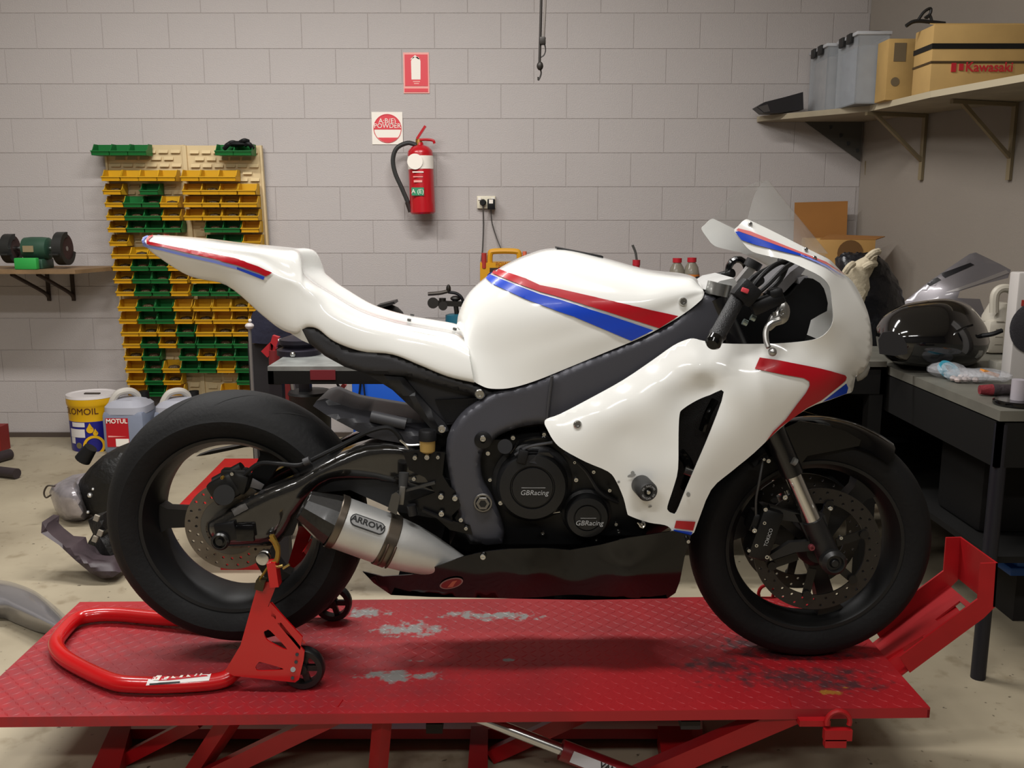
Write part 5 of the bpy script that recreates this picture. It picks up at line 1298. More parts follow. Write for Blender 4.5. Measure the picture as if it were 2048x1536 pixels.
G().box((a2 + .06, Y2c - .001, zt_ + H2 * .78), (.06, .002, H2 * .3)).build('square_mark', gm, t)
tubm = M('tub_plastic', 'c0c4c8', .25, alpha=.38); tub_lid = M('tub_lid', 'c6c8cc', .35, alpha=.8)
cont = M('tub_contents', '939ca8', .7, vary=.3, vscale=14); clipm = M('clip_black', '1c1b1a', .5)
def tub(x0, x1, Yf, dep, ytop, label, gcol):
    a, b, Ht = abox(x0, x1, Yf, dep, ytop); Ht -= .018
    t = thing('storage_tub', label, 'tub', ((a + b) / 2, Yf + dep / 2, zt_), 'clear storage tubs on the wall shelf')
    cx_, cy_ = (a + b) / 2, Yf + dep / 2; g = G()
    for c_, sz in (((cx_, cy_, zt_ + .003), (b - a, dep, .006)), ((a + .0025, cy_, zt_ + Ht / 2), (.005, dep, Ht)), ((b - .0025, cy_, zt_ + Ht / 2), (.005, dep, Ht)), ((cx_, Yf + .0025, zt_ + Ht / 2), (b - a, .005, Ht)), ((cx_, Yf + dep - .0025, zt_ + Ht / 2), (b - a, .005, Ht))): g.box(c_, sz)
    g.build('shell', tubm, t)
    G().box((cx_, cy_, zt_ + .008 + Ht * .42), (b - a - .03, dep - .03, Ht * .84), bev=.015).build('contents', gcol, t, kind='stuff')
    G().box((cx_, cy_, zt_ + Ht + .009), (b - a + .02, dep + .01, .018), bev=.004).build('lid', tub_lid, t)
    for q in (.3, .68): G().box((a - .012, Yf + dep * q, zt_ + Ht - .005), (.02, .06, .05), bev=.004).build('lid_clip', clipm, t)
    return zt_ + Ht + .018
ztub = tub(1714, 1777, 5.0, .3, 62, 'larger clear tub of blue grey contents next to the narrow carton', cont)
tub(1655, 1700, 5.325, .3, 86, 'smaller clear tub at the far end of the shelf behind black fairing', M('tub_contents_tan', 'a89e96', .7, vary=.3, vscale=14))
t = thing('fairing_offcut', 'black pointed fairing piece on the far end of the wall shelf', 'fairing', (PZ(1560, 228, zt_).x, 5.45, zt_))
YO = 5.45
pl = [P(1513, 217, YO), P(1530, 207, YO), P(1570, 197, YO), P(1606, 187, YO), P(1607, 222, YO), P(1560, 229, YO), P(1527, 229, YO)]
zc_ = zt_ - min(p.z for p in pl) + .001
G().prism([p + Vector((0, 0, zc_)) for p in pl], (0, .1, 0)).build('shell', M('offcut_black', '201e20', .4), t)
G().prism([P(1515, 217, YO) + Vector((0, -.002, zc_)), P(1535, 212, YO) + Vector((0, -.002, zc_)), P(1540, 226, YO) + Vector((0, -.002, zc_)), P(1528, 228, YO) + Vector((0, -.002, zc_))], (0, .003, 0)).build('clear_edge', M('offcut_edge', '4a4644', .3), t)
t = thing('folding_lever', 'black folded lever tool lying on top of the large carton', 'tool', (a + .05, Y1c + .1, zt_ + H1 + .03))
def cpt(px, py): return P(px, py, Y1c + .12)
G().tube([cpt(1812, 52), cpt(1825, 44), cpt(1840, 42), cpt(1862, 44), cpt(1890, 47)], .009, 8).build('arm', clipm, t)
G().tube([cpt(1835, 42), cpt(1848, 24), cpt(1861, 17), cpt(1860, 28), cpt(1850, 36)], .007, 8).build('grip', clipm, t)
G().tube([cpt(1853, 36), cpt(1860, 32), cpt(1864, 44)], .007, 8).build('foot', clipm, t)
xt1 = P(1758, 54, 5.1).x
G().tube([(xt1 - .06, 5.1, ztub + .009), (xt1, 5.1, ztub + .012), (xt1 + .06, 5.12, ztub + .009)], .009, 8).build('loose_bar', clipm, None, 'short dark bar lying on the lid of the larger tub', 'bar')

# ---------------------------------------------------------------- benches
bench_top = M('bench_top_grey', '6f6d64', .5, metal=.3, vary=.25, vscale=8); bench_blk = M('bench_black', '0c0b0a', .7, spec=.3)
BZ = .82
cN = PZ(1989, 822, BZ); cF = PZ(1805, 740, BZ)
bx0 = (cN.x + cF.x) / 2
t = thing('workbench', 'black steel workbench with grey top at the right edge of the view', 'workbench', (bx0 + .5, cN.y + .4, 0))
BYN, BYF = cN.y, 4.15
def rightx(y): return CORNER.x + (YW - y) * .3676 / .93
G().prism([(bx0, BYN, BZ - .03), (rightx(BYN) - .03, BYN, BZ - .03), (rightx(BYF) - .03, BYF, BZ - .03), (bx0, BYF, BZ - .03)], (0, 0, .03)).build('top', bench_top, t)
G().box((bx0 + .008, (BYN + BYF) / 2, BZ - .1), (.016, BYF - BYN, .13)).box((bx0 + .6, BYN + .008, BZ - .1), (1.2, .016, .13)).build('apron', bench_blk, t)
for (x, y) in ((bx0 + .02, BYN + .02), (bx0 + .02, BYF - .05), (bx0 + 1.1, BYN + .03)):
    G().cyl((x, y, 0), (x, y, BZ - .04), .021, n=14).build('leg', M('leg_black', '14141c', .5), t)
G().box((bx0 + .62, (BYN + BYF) / 2, .36), (1.15, BYF - BYN - .1, .02)).build('lower_shelf', bench_blk, t)
G().box((bx0 + .62, BYF - .02, .42), (1.2, .01, .75)).build('back_sheet', bench_blk, t)
for x, y, w_, h_ in ((bx0 + .25, BYN + .4, .3, .25), (bx0 + .65, BYN + .45, .35, .2)):
    G().box((x, y, .37 + h_ / 2), (w_, .3, h_), bev=.02).build('tool_case', M('case_black', '0b0a0a', .7, spec=.3), None, 'dark tool case on the lower shelf of the %s' % ('right bench near its leg' if w_ < .32 else 'right bench nearest the frame edge'), 'case', 'dark cases under the bench')
# second bench behind the nose
t = thing('workbench', 'dark bench with grey top behind the motorcycle nose', 'workbench', (.95, 3.75, 0))
B2Y = PZ(1770, 723, .84).y; B2X = bx0 - .012
G().box(((B2X + .3) / 2, B2Y + .3, .825), (B2X - .3, .6, .03)).build('top', bench_top, t)
G().box(((B2X + .3) / 2, B2Y + .01, .77), (B2X - .3, .02, .1)).box((B2X - .01, B2Y + .3, .77), (.02, .6, .1)).build('apron', bench_blk, t)
for (x, y) in ((B2X - .03, B2Y + .03), (.35, B2Y + .03), (B2X - .03, B2Y + .57), (.35, B2Y + .57)): G().box((x, y, .405), (.05, .05, .81)).build('leg', bench_blk, t)
G().box(((B2X + .3) / 2, B2Y + .5, .45), (B2X - .35, .02, .72)).build('back_sheet', bench_blk, t)
G().box(((B2X + .3) / 2, B2Y + .3, .3), (B2X - .4, .5, .02)).build('lower_shelf', bench_blk, t)
# bench along the back wall
t = thing('workbench', 'long dark bench against the back wall behind the fuel tank', 'workbench', (.85, 5.35, 0))
KZ = .9
G().box((.85, 5.35, KZ - .02), (2.2, .56, .04)).build('top', M('wood_top', '5b4a38', .7, vary=.3, vscale=8), t)
for x in (-.2, .85, 1.9): G().box((x, 5.12, (KZ - .04) / 2), (.06, .06, KZ - .04)).build('leg', bench_blk, t)
G().box((.85, 5.6, .45), (2.1, .02, .8)).build('back_sheet', bench_blk, t)

# ---------------------------------------------------------------- things on the back bench
def atk(px, Y, z=KZ): # spot on the bench under a pixel column
    q = P(px, 600, Y); return Vector((q.x, Y, z))
jy = M('jump_yellow', 'c98f12', .45); jd = M('jump_dark', '2a211c', .5)
YJ = 5.3
t = thing('jump_starter', 'yellow portable jump starter with a top handle behind the tank', 'jump starter', atk(1003, YJ))
zj = lambda y: P(1000, y, YJ).z
xj = lambda x: P(x, 530, YJ).x
body_pts = [(962, 690), (962, 515), (966, 504), (1044, 502), (1050, 512), (1050, 690)]
zb_ = KZ
G().prism([(xj(961), YJ - .08, zb_), (xj(1049), YJ - .08, zb_), (xj(1049), YJ - .08, zj(524)), (xj(961), YJ - .08, zj(524))], (0, .16, 0)).build('body', jy, t)
G().tube([(xj(980), YJ - .06, zj(528)), (xj(981), YJ - .06, zj(508)), (xj(988), YJ - .06, zj(502)), (xj(1030), YJ - .06, zj(502)), (xj(1038), YJ - .06, zj(508)), (xj(1038), YJ - .06, zj(528))], .016, 8).build('handle', jy, t)
G().box((xj(1010), YJ - .083, zj(542)), (.17, .006, .045)).build('front_panel', jd, t)
text('lettering', 'POWER', (xj(1010), YJ - .09, zj(527)), .03, M('print_orange', '8a3a16', .5), t)
G().cyl((xj(969), YJ - .07, zj(535)), (xj(969), YJ - .07, zj(505)), .015).build('red_clamp', M('clamp_red', 'a03028', .5), t)
G().cyl((xj(1049), YJ - .05, zj(525)), (xj(1049), YJ - .05, zj(502)), .012).build('orange_clamp', M('clamp_orange', 'd06a4a', .5), t)
def bottle(px, y_cap, Y, label, lc, oc):
    c = atk(px, Y); zc = P(px, y_cap, Y).z; H = zc - KZ
    t = thing('bottle', label, 'bottle', c, 'red capped bottles on the back bench')
    G().lathe([(.04, 0), (.046, .006), (.046, H * .6), (.038, H * .78), (.022, H * .9), (.022, H * .94)], c, (0, 0, 1), 22, False).build('body', M('bottle_clear', '8b8474', .2, alpha=.75), t)
    G().lathe([(.0465, H * .2), (.0465, H * .6)], c, (0, 0, 1), 22, False).build('label_wrap', oc, t)
    G().cyl(c + Vector((0, 0, H * .91)), c + Vector((0, 0, H + .005)), .026).build('cap', M('cap_red', 'b5202c', .4), t)
wrapo = M('wrap_orange', 'd0782c', .5); wrapw = M('wrap_cream', 'cfc7b0', .5)
bottle(1352, 518, 5.3, 'red capped clear bottle, left of the pair behind the tank', 0, wrapw)
bottle(1381, 517, 5.3, 'red capped clear bottle with orange label, right of the pair behind the tank', 0, wrapo)
c = atk(1271, 5.3); zo = P(1271, 524, 5.3).z
t = thing('oil_can', 'red topped oiler with thin bent spout on the back bench', 'oiler', c)
G().lathe([(.045, 0), (.048, .01), (.045, (zo - KZ) * .6), (.02, (zo - KZ) * .85), (.018, zo - KZ)], c, (0, 0, 1), 20).build('body', M('oiler_red', 'b01f2c', .4), t)
G().cyl(Vector((c.x, c.y, zo - .02)), Vector((c.x, c.y, zo + .012)), .022).build('collar', MATS['oiler_red'], t)
G().tube([Vector((c.x + .003, c.y, zo)), P(1271, 505, 5.3), P(1265, 490, 5.3)], .007, 8).build('spout', M('spout_grey', '4c4c4a', .4), t)
# tyre warmer / black dome beyond the seat
t = thing('gas_bottle', 'teal gas bottle with black regulators standing at the back wall', 'gas bottle', (P(912, 640, 5.35).x, 5.35, 0))
teal = M('bottle_teal', '1f5f72', .45); rg = M('regulator_dark', '26231f', .45, metal=.4); gx = P(914, 640, 5.35).x; YR = 5.35
zb2 = P(914, 628, YR).z
G().lathe([(.06, 0), (.068, .01), (.068, zb2 - .05), (.066, zb2 - .005), (.05, zb2)], (gx, YR, 0), (0, 0, 1), 26).build('cylinder', teal, t)
G().cyl((gx, YR, zb2), P(910, 600, YR), .014).build('valve_stem', rg, t)
G().ball(P(911, 597, YR), .028, 12, (1.1, .8, .6)).build('valve_knob', rg, t)
G().bar(P(868, 606, YR), P(925, 608, YR), .03, .03).build('manifold', rg, t)
G().cyl(P(866, 606, YR - .04), P(866, 606, YR + .01), .032).build('pressure_gauge', rg, t)
G().cyl(P(886, 612, YR - .05), P(886, 612, YR), .026).cyl(P(885, 596, YR), P(885, 612, YR), .02).build('pressure_gauge', rg, t)
G().tube([P(856, 588, YR - .02), P(880, 586, YR - .02), P(897, 582, YR - .02)], .011, 8).build('torch_handle', M('torch_grey', '403a34', .45, metal=.5), t)
G().ball(P(897, 578, YR - .02), .018, 10, (.8, .8, 1.5)).build('torch_knob', rg, t)
G().tube([P(897, 584, YR - .02), P(915, 588, YR - .02), P(926, 602, YR - .02), P(932, 640, YR)], .009, 8).build('hose', black, t)
t = thing('black_helmet', 'black rounded helmet shell showing above the seat by the wall', 'helmet', (P(775, 640, 5.4).x, 5.4, 0))
hb = P(772, 640, 5.4)
G().ball(hb, .1, 18, (1.15, 1, .95)).build('shell', M('helmet_black', '1b1a18', .4), t)
G().prism([P(752, 612, 5.3), P(788, 603, 5.3), P(790, 608, 5.3), P(755, 618, 5.3)], (0, .16, 0)).build('visor_peak', MATS['helmet_black'], t)
G().box((hb.x, 5.45, (hb.z - .1) / 2), (.26, .22, hb.z - .1)).build('stand_box', M('box_grey', '4a4744', .7), None, 'grey box at the wall carrying the black helmet shell', 'box')
# blue welder cabinet
YBx = 4.9; bxl, bxr = P(703, 760, YBx).x, P(850, 760, YBx).x; bzt = P(760, 742, YBx).z
t = thing('welder_cabinet', 'bright blue machine cabinet on the floor behind the subframe', 'cabinet', ((bxl + bxr) / 2, YBx + .2, 0))
G().box(((bxl + bxr) / 2, YBx + .2, bzt / 2), (bxr - bxl, .4, bzt), bev=.008).build('case', M('cabinet_blue', '1450b4', .4), t)
G().bar((P(726, 760, YBx).x, YBx - .006, bzt), (P(738, 760, YBx).x, YBx - .006, 0.05), .006, .02, (0, 1, 0)).tube([P(722, 745, YBx - .01), P(718, 790, YBx - .01), P(704, 822, YBx - .01)], .006, 6).build('power_lead', black, t)

# ---------------------------------------------------------------- small bench with vice under the tail
SZ = .83; a_ = PZ(535, 733, SZ); d_ = PZ(569, 706, SZ)
t = thing('workbench', 'small steel bench with worn grey top under the tail unit', 'workbench', (a_.x + .35, a_.y + .25, 0))
X0, X1, Y0_, Y1_ = a_.x, a_.x + .72, a_.y, a_.y + .5
G().box(((X0 + X1) / 2, (Y0_ + Y1_) / 2, SZ - .008), (X1 - X0, Y1_ - Y0_, .016)).build('top', M('worn_steel_top', '8e918e', .45, metal=.4, vary=.35, vscale=14), t)
G().box(((X0 + X1) / 2, Y0_ + .01, SZ - .04), (X1 - X0, .02, .048)).box((X0 + .01, (Y0_ + Y1_) / 2, SZ - .04), (.02, Y1_ - Y0_, .048)).build('frame_rail', bench_blk, t)
for x, y in ((X0 + .025, Y0_ + .025), (X1 - .025, Y0_ + .025), (X0 + .025, Y1_ - .025), (X1 - .025, Y1_ - .025)): G().box((x, y, (SZ - .016) / 2), (.045, .045, SZ - .016)).build('leg', M('leg_dark', '1d1a20', .5), t)
xr_ = P(640, 735, Y0_).x; G().box((xr_ + .01, Y0_ - .002, SZ - .03), (.09, .008, .035)).build('red_rag', M('rag_red', '6d1a22', .8), None, 'dark red rag hanging over the small bench front edge', 'rag')
t = thing('swivel_vice', 'dark round vice base with bar on the small bench', 'vice', (P(620, 690, Y0_ + .3).x, Y0_ + .3, SZ))
YV = Y0_ + .3; vd = M('vice_dark', '23202a', .45, metal=.4); vx = P(598, 690, YV).x
G().lathe([(.085, 0), (.085, .02), (.06, .03), (.075, .045), (.075, .06), (.03, .075)], (vx, YV, SZ), (0, 0, 1), 28).build('base', vd, t)
G().ball((vx - .005, YV - .085, SZ + .012), .012, 10).build('lock_bolt', chrome, t)
G().tube([P(557, 681, YV), P(575, 677, YV), P(600, 675, YV)], .006, 8).build('bar', alu, t)
G().tube([P(628, 662, 3.7), P(627, 680, 3.7), P(634, 689, 3.7), P(648, 693, 3.7)], .0075, 8).tube([P(645, 678, 3.7), P(648, 692, 3.7)], .005, 8).build('wire_hook', M('hook_white', 'd8d8d4', .3), None, 'white bent wire hook lying on the small bench top', 'hook')
t = thing('work_jacket', 'navy cloth cover hanging behind the small bench beside the bins', 'cover', (P(535, 690, 4.6).x, 4.6, 0))
nv_ = M('navy_cloth', '1a1b2e', .8, bump=.4, bscale=25)
cl_pts = [(500, 640), (506, 624), (520, 616), (545, 622), (575, 640), (600, 668), (598, 688), (560, 690), (530, 688), (503, 686)]
panel(cl_pts, [(500, 650, .02), (540, 650, .06), (590, 670, .03), (530, 685, .05)], .12, step=12, plane=4.6).build('cloth', nv_, t)
G().box((P(545, 688, 4.6).x, 4.66, P(545, 688, 4.6).z / 2), (.25, .12, P(545, 688, 4.6).z)).build('stand', M('stand_dark', '1b191c', .6), t)
t = thing('tripod_rod', 'thin grey upright rod with a pale ball joint in front of the bins', 'rod', (P(503, 800, 4.4).x, 4.4, 0))
pr0 = P(503, 735, 4.4); G().cyl(Vector((pr0.x, 4.4, 0)), P(499, 655, 4.4), .008).build('rod', M('rod_pale', '8a8784', .4, metal=.6), t)
G().ball(P(499, 652, 4.4), .022, 12, (1, 1, .75)).build('ball_joint', M('ball_pale', 'b0aaa8', .4), t); G().ball(P(500, 641, 4.4), .009, 8).build('tip', M('ball_tip', 'cfcac6', .4), t)
t = thing('red_clamp', 'red hand clamp standing left of the small bench', 'clamp', (P(545, 690, 4.2).x, 4.2, 0))
G().bar(P(545, 700, 4.2), P(553, 672, 4.2), .03, .03).bar(P(530, 708, 4.2), P(548, 690, 4.2), .03, .04).build('jaw', M('clamp_red2', '9a1c24', .45), t)
G().cyl(Vector((P(545, 720, 4.2).x, 4.2, 0)), P(548, 700, 4.2), .025).build('stem', M('stem_red', '6a1c20', .5), t)
for (x, mt, nm) in ((556, 'a02018', 'red and white'), (583, '7d2426', 'dull red leaning')):
    b0_ = P(x, 760, 3.78); q0 = Vector((b0_.x, 3.78, 0)); q1 = P(x - (0 if x < 570 else 14), 745, 3.78)
    t = thing('support_post', '%s post under the small bench' % nm, 'post', q0)
    G().bar(Vector((q0.x + (0 if x < 570 else .06), 3.78, 0)), q1, .03, .035).build('post', M('post_' + mt, mt, .5), t)
    G().bar(Vector((q0.x + .025 + (0 if x < 570 else .06), 3.78, 0)), q1 + Vector((.025, 0, 0)), .02, .012).build('edge_strip', M('post_edge', '9a9088', .5), t)
t = thing('rubber_bin', 'black rubbish bin under the small bench', 'bin', (P(625, 790, 3.7).x, 3.75, 0))
G().lathe([(.07, 0), (.085, SZ - .2), (.09, SZ - .19), (.085, SZ - .18)], (P(620, 790, 3.75).x, 3.75, 0), (0, 0, 1), 24).build('body', M('bin_black', '0f0f10', .55), t)
t = thing('hanging_lead', 'thin black lead with a red grip hanging below the small bench', 'lead', P(677, 800, 4.0))
G().tube([Vector((P(673, 742, 3.8).x, 3.8, SZ - .016)), P(673, 745, 3.8), P(674, 765, 3.8), P(680, 780, 3.8), P(676, 800, 3.8)], .006, 6).build('lead', black, t)
G().bar(P(672, 792, 3.8), P(690, 768, 3.8), .02, .018).build('grip', M('grip_red', '8a2a2a', .5), t)
# ---------------------------------------------------------------- things on the right benches
YK = B2Y + .12
def outl(pts, Y, d): return G().prism([P(x, y, Y) for x, y in pts], (0, d, 0))
def blob(stations, tofn, su=4, sv=4): return capends(loft(stations, su, sv, False, tofn))
# black fuel tank
YT2 = 3.3
t = thing('loose_fuel_tank', 'glossy black motorcycle fuel tank lying on the bench beside the nose', 'fuel tank', (PZ(1860, 730, .84).x, YT2, .82))
def TK(px, py, w): return P(px, py, YT2 - w)
sts = []
for (xt, yt, xb, yb, wd) in ((1752, 655, 1754, 690, .03), (1768, 632, 1768, 712, .1), (1800, 612, 1800, 728, .15), (1850, 601, 1850, 735, .17), (1900, 598, 1905, 735, .17), (1940, 612, 1945, 728, .15), (1968, 645, 1972, 705, .1), (1978, 668, 1980, 685, .03)):
    m = (yt + yb) / 2; sts.append([(xt, yt + 3, -wd), (xt, yt, 0), (xt, yt + (m - yt) * .25, wd * .6), (xt, m, wd), (xb, yb - (yb - m) * .3, wd * .95), (xb, yb, wd * .5), (xb, yb, -wd)])
gtk = capends(loft(sts, 5, 5, False, TK)); lo_ = .822 - min(p.z for p in gtk.v)
for p in gtk.v: p.z = max(p.z, .822)
bt = gtk.build('shell', M('tank_black', '0d0d0e', .1, coat=1.), t, smooth=60)
panel([(1757, 680), (1765, 665), (1785, 662), (1805, 672), (1814, 690), (1815, 708), (1790, 712), (1760, 708)], .17, .006, step=10, plane=YT2).build('knee_pad', M('pad_grey', '2b2a2b', .55), t)
G().tube([P(1960, 672, YT2 - .1), P(1985, 668, YT2 - .12), P(2004, 661, YT2 - .12)], .008, 8).build('mount_tab', black, t)
G().tube([P(1880, 692, YT2 - .165), P(1920, 660, YT2 - .165), P(1945, 650, YT2 - .15)], .004, 6).build('edge_bead', black_gl, t)
# silver fairing standing on edge by the wall
YF2 = 4.25
t = thing('grey_fairing', 'translucent grey motorcycle fairing leaning on the right wall behind tank', 'fairing', P(1900, 640, YF2))
slv = M('silver_paint', '8a868a', .3, metal=.5, coat=.6)
gg_ = panel([(1806, 606), (1850, 570), (1900, 535), (1940, 508), (1952, 505), (2000, 528), (2022, 540), (2016, 556), (1960, 570), (1920, 582), (1915, 596), (1960, 598), (1975, 640), (1900, 660), (1830, 650)], [(1806, 606, .02), (1900, 535, .04), (1950, 510, .0), (2018, 545, .02), (1930, 575, .1), (1860, 620, .08), (1960, 640, .1)], .006, step=12, plane=YF2)
fg = gg_.build('panel', slv, t, smooth=60); gfb = bvh_of(gg_)
for nm, poly in (('vent_opening', [(1848, 566), (1875, 555), (1882, 560), (1860, 572)]), ('vent_opening', [(1880, 548), (1940, 526), (1948, 530), (1890, 556)])):
    d = decal(poly, gfb, .002, 5)
    if d.f: d.build(nm, M('vent_black', '17161a', .5), fg, fix=False)
d = decal([(1890, 585), (1960, 560), (2012, 540), (2018, 546), (1960, 567), (1915, 582)], gfb, .002, 5)
if d.f: d.build('silver_band', M('band_silver', 'b8b4b4', .3, metal=.7), fg, fix=False)
G().cyl((P(1880, 655, YF2).x, YF2 + .02, 0), P(1880, 640, YF2 + .02), .02).build('prop', bench_blk, t)
# white jug
YJ2 = 3.62
t = thing('white_jug', 'white plastic jug with a moulded handle beside the black tank', 'jug', (PZ(2010, 735, .82).x, YJ2, .82))
jw = M('jug_white', 'b9b2a4', .45, vary=.08, vscale=8); jx = P(2010, 650, YJ2).x; jz = P(2010, 640, YJ2).z
zj_ = .821
G().box((jx, YJ2 + .06, (zj_ + jz) / 2), (.12, .12, jz - zj_), bev=.02).build('body', jw, t)
G().lathe([(.06, 0), (.058, .02), (.035, .07), (.025, .075)], (jx, YJ2 + .06, jz - .01), (0, 0, 1), 20).build('shoulder', jw, t)
G().tube([P(1988, 625, YJ2), P(1990, 590, YJ2), P(2003, 577, YJ2), P(2022, 580, YJ2), P(2030, 600, YJ2), P(2030, 640, YJ2)], .017, 10).build('handle', jw, t)
for k in range(4): G().box((jx - .02, YJ2 - .001, zj_ + .04 + k * .03), (.03, .003, .003)).build('level_mark', M('mark_grey', '8f897c', .5), t)
# white speaker
YS2 = 3.05; sx0 = P(2014, 600, YS2 + .06).x; sz1 = P(2030, 545, YS2).z
t = thing('white_fan_heater', 'white upright speaker case with dark round mesh at the picture edge', 'speaker', (sx0 + .12, YS2 + .1, BZ))
G().box((sx0 + .13, YS2 + .03, (BZ + sz1) / 2), (.26, .06, sz1 - BZ), bev=.006).build('case', M('case_white', 'b5b0ac', .45), t)
cS = Vector((P(2070, 655, YS2).x, YS2 - .001, P(2060, 655, YS2).z)); G().lathe([(.085, 0), (.088, .006), (.08, .01), (.0001, .016)], cS, (0, -1, 0), 36, False).build('mesh_grille', M('mesh_dark', '37353a', .6, bump=.9, bscale=500), t)
G().box((sx0 + .02, YS2 - .001, sz1 - .1), (.008, .003, .02)).build('indicator', M('ind_red', 'a03028', .5), t)
# clutter on the near bench
def onb(px, py): return PZ(px, py, BZ)
t = thing('plastic_bag', 'clear plastic bag holding a blue part on the near bench', 'bag', onb(1897, 752))
pbm = M('bag_clear', 'c8c8cc', .15, alpha=.35, bump=.8, bscale=60); c = onb(1898, 756)
G().ball(c + Vector((0, .02, .025)), .06, 14, (1.1, 1, .45)).build('film', pbm, t)
G().lathe([(.018, -.004), (.038, -.004), (.038, .012), (.018, .012), (.018, -.004)], c + Vector((-.005, 0, .024)), (.3, -.6, .8), 22, False).build('blue_ring', M('ring_blue', '3a8fa6', .4), t)
t = thing('plastic_bag', 'crumpled clear plastic bag of small clear parts on the near bench', 'bag', onb(1935, 765))
c = onb(1937, 765); G().ball(c + Vector((0, .02, .02)), .06, 14, (1.2, 1, .4)).build('film', MATS['bag_clear'], t)
g = G(); random.seed(7)
for k in range(9): g.ball(c + Vector((random.uniform(-.05, .05), random.uniform(-.02, .05), .012)), .012, 8, (1, 1, .8))
g.build('small_parts', M('parts_pale', 'b6a6a2', .3), t, kind='stuff')
t = thing('plastic_bag', 'clear plastic bag with an orange tag on the near bench', 'bag', onb(1980, 762))
c = onb(1980, 765); G().ball(c + Vector((0, .03, .018)), .07, 14, (1.2, 1, .33)).build('film', MATS['bag_clear'], t)
G().box(c + Vector((.0, .01, .03)), (.055, .03, .012), Matrix.Rotation(.3, 3, 'Y'), bev=.003).build('orange_tag', M('tag_orange', 'c27a2a', .5), t)
t = thing('cloth_roll', 'dark red and black folded cloth on the near bench corner', 'cloth', onb(1990, 795))
c0, c1 = onb(1958, 791), onb(2060, 793); G().cyl(c0 + Vector((0, 0, .018)), c0 + (c1 - c0) * .25 + Vector((0, 0, .018)), .014, .018).build('red_end', M('cloth_red', '6d1a22', .8, bump=.5, bscale=60), t)
G().cyl(c0 + (c1 - c0) * .25 + Vector((0, 0, .018)), c1 + Vector((0, 0, .018)), .018).build('dark_body', M('cloth_dark', '2c2326', .8, bump=.5, bscale=60), t)
t = thing('cable_spool', 'clear tube standing on a black disc at the bench corner', 'spool', onb(2030, 812))
c = onb(2034, 810); G().lathe([(.062, 0), (.065, .004), (.065, .012), (.06, .016)], c, (0, 0, 1), 30).build('disc', black_gl, t)
G().cyl(c + Vector((.0, 0, .016)), c + Vector((.0, 0, .075)), .02).build('tube', M('tube_pale', 'a09aa0', .3), t)
G().box(c + Vector((.03, 0, .05)), (.02, .02, .07)).build('blue_stick', M('stick_blue', '2a2f78', .5), t)
t = G().box(onb(2020, 745) + Vector((0, .03, .02)), (.1, .06, .035), bev=.006).build('small_carton', M('carton_pale', 'b8b4a8', .6), None, 'small pale box behind the bags on the near bench', 'box')
# cartons, bag and gloves in the corner
YC = 5.42
def cbox(px0, px1, py0, py1, Y, d): 
    a = P(px0, py1, Y); b = P(px1, py0, Y); return (Vector(((a.x + b.x) / 2, Y + d / 2, (a.z + b.z) / 2)), (b.x - a.x, d, b.z - a.z))
brown = M('brown_card', 'a06c34', .75, vary=.1, vscale=5)
zc0 = KZ
a, b = P(1590, 405, 5.56), P(1706, 402, 5.56)
t = thing('cardboard_sheet', 'brown cardboard sheet leaning upright on the wall in the corner', 'cardboard', ((a.x + b.x) / 2, 5.57, zc0))
G().prism([(a.x, 5.52, zc0), (b.x - .03, 5.52, zc0), (b.x - .03, 5.56, b.z), (a.x, 5.56, a.z)], (0, .008, 0)).build('sheet', brown, t)
t = thing('carton', 'open brown carton with a cut out behind the nose fairing', 'carton', (P(1700, 520, 4.95).x, 5.0, KZ))
c_, sz = cbox(1632, 1752, 478, 560, 5.1, .3); c_.z = (KZ + c_.z + sz[2] / 2) / 2; 
topz = P(1690, 478, 5.1).z; G().box((c_.x, 5.25, (KZ + topz) / 2), (sz[0], .3, topz - KZ), bev=.004).build('box', M('carton_brown', 'b88d50', .75, vary=.12, vscale=5), t)
G().prism([P(1640, 479, 5.1), P(1752, 480, 5.1), P(1770, 474, 5.3), P(1660, 470, 5.3)], (0, 0, .004)).build('flap', brown, t)
cH = P(1700, 506, 5.098); G().lathe([(.07, 0), (.07, .003)], cH, (0, -1, 0), 20).build('dark_cutout', M('cut_dark', '6a4a26', .8), t)
YG2 = 4.0
t = thing('black_bag', 'crumpled black bag standing on the bench behind the nose', 'bag', (P(1740, 640, YG2).x, YG2, .82))
bagm = M('bag_black', '111115', .35, bump=.9, bscale=18)
sts = []
for (y, xl, xr, wd) in ((506, 1690, 1742, .05), (520, 1672, 1765, .09), (560, 1676, 1792, .12), (600, 1690, 1806, .13), (650, 1700, 1805, .13), (716, 1690, 1800, .13)):
    m = (xl + xr) / 2; sts.append([(xl, y, 0), (xl + (m - xl) * .3, y, wd * .8), (m, y, wd), (xr - (xr - m) * .3, y, wd * .8), (xr, y, 0), (m, y, -wd), (xl, y, 0)])
gbg = capends(loft(sts, 4, 4, False, lambda a, b, w: P(a, b, YG2 - w)))
random.seed(11)
for p in gbg.v: p += Vector((random.uniform(-1, 1), random.uniform(-1, 1), random.uniform(-1, 1))) * .006; p.z = max(p.z, .821)
gbg.build('sack', bagm, t)
t = thing('work_gloves', 'cream cotton gloves draped over the black bag behind the nose', 'gloves', P(1720, 580, YG2 - .16))
crm = M('cotton_cream', 'b7ab93', .85, bump=.4, bscale=60)
panel([(1684, 545), (1696, 530), (1712, 524), (1735, 512), (1757, 503), (1752, 528), (1744, 546), (1738, 556), (1740, 575), (1730, 610), (1728, 640), (1716, 600), (1700, 570)], [(1684, 545, .10), (1715, 540, .15), (1755, 506, .10), (1735, 560, .15), (1728, 630, .13)], .02, step=8, rnd=(8, .02), plane=YG2).build('glove', crm, t)
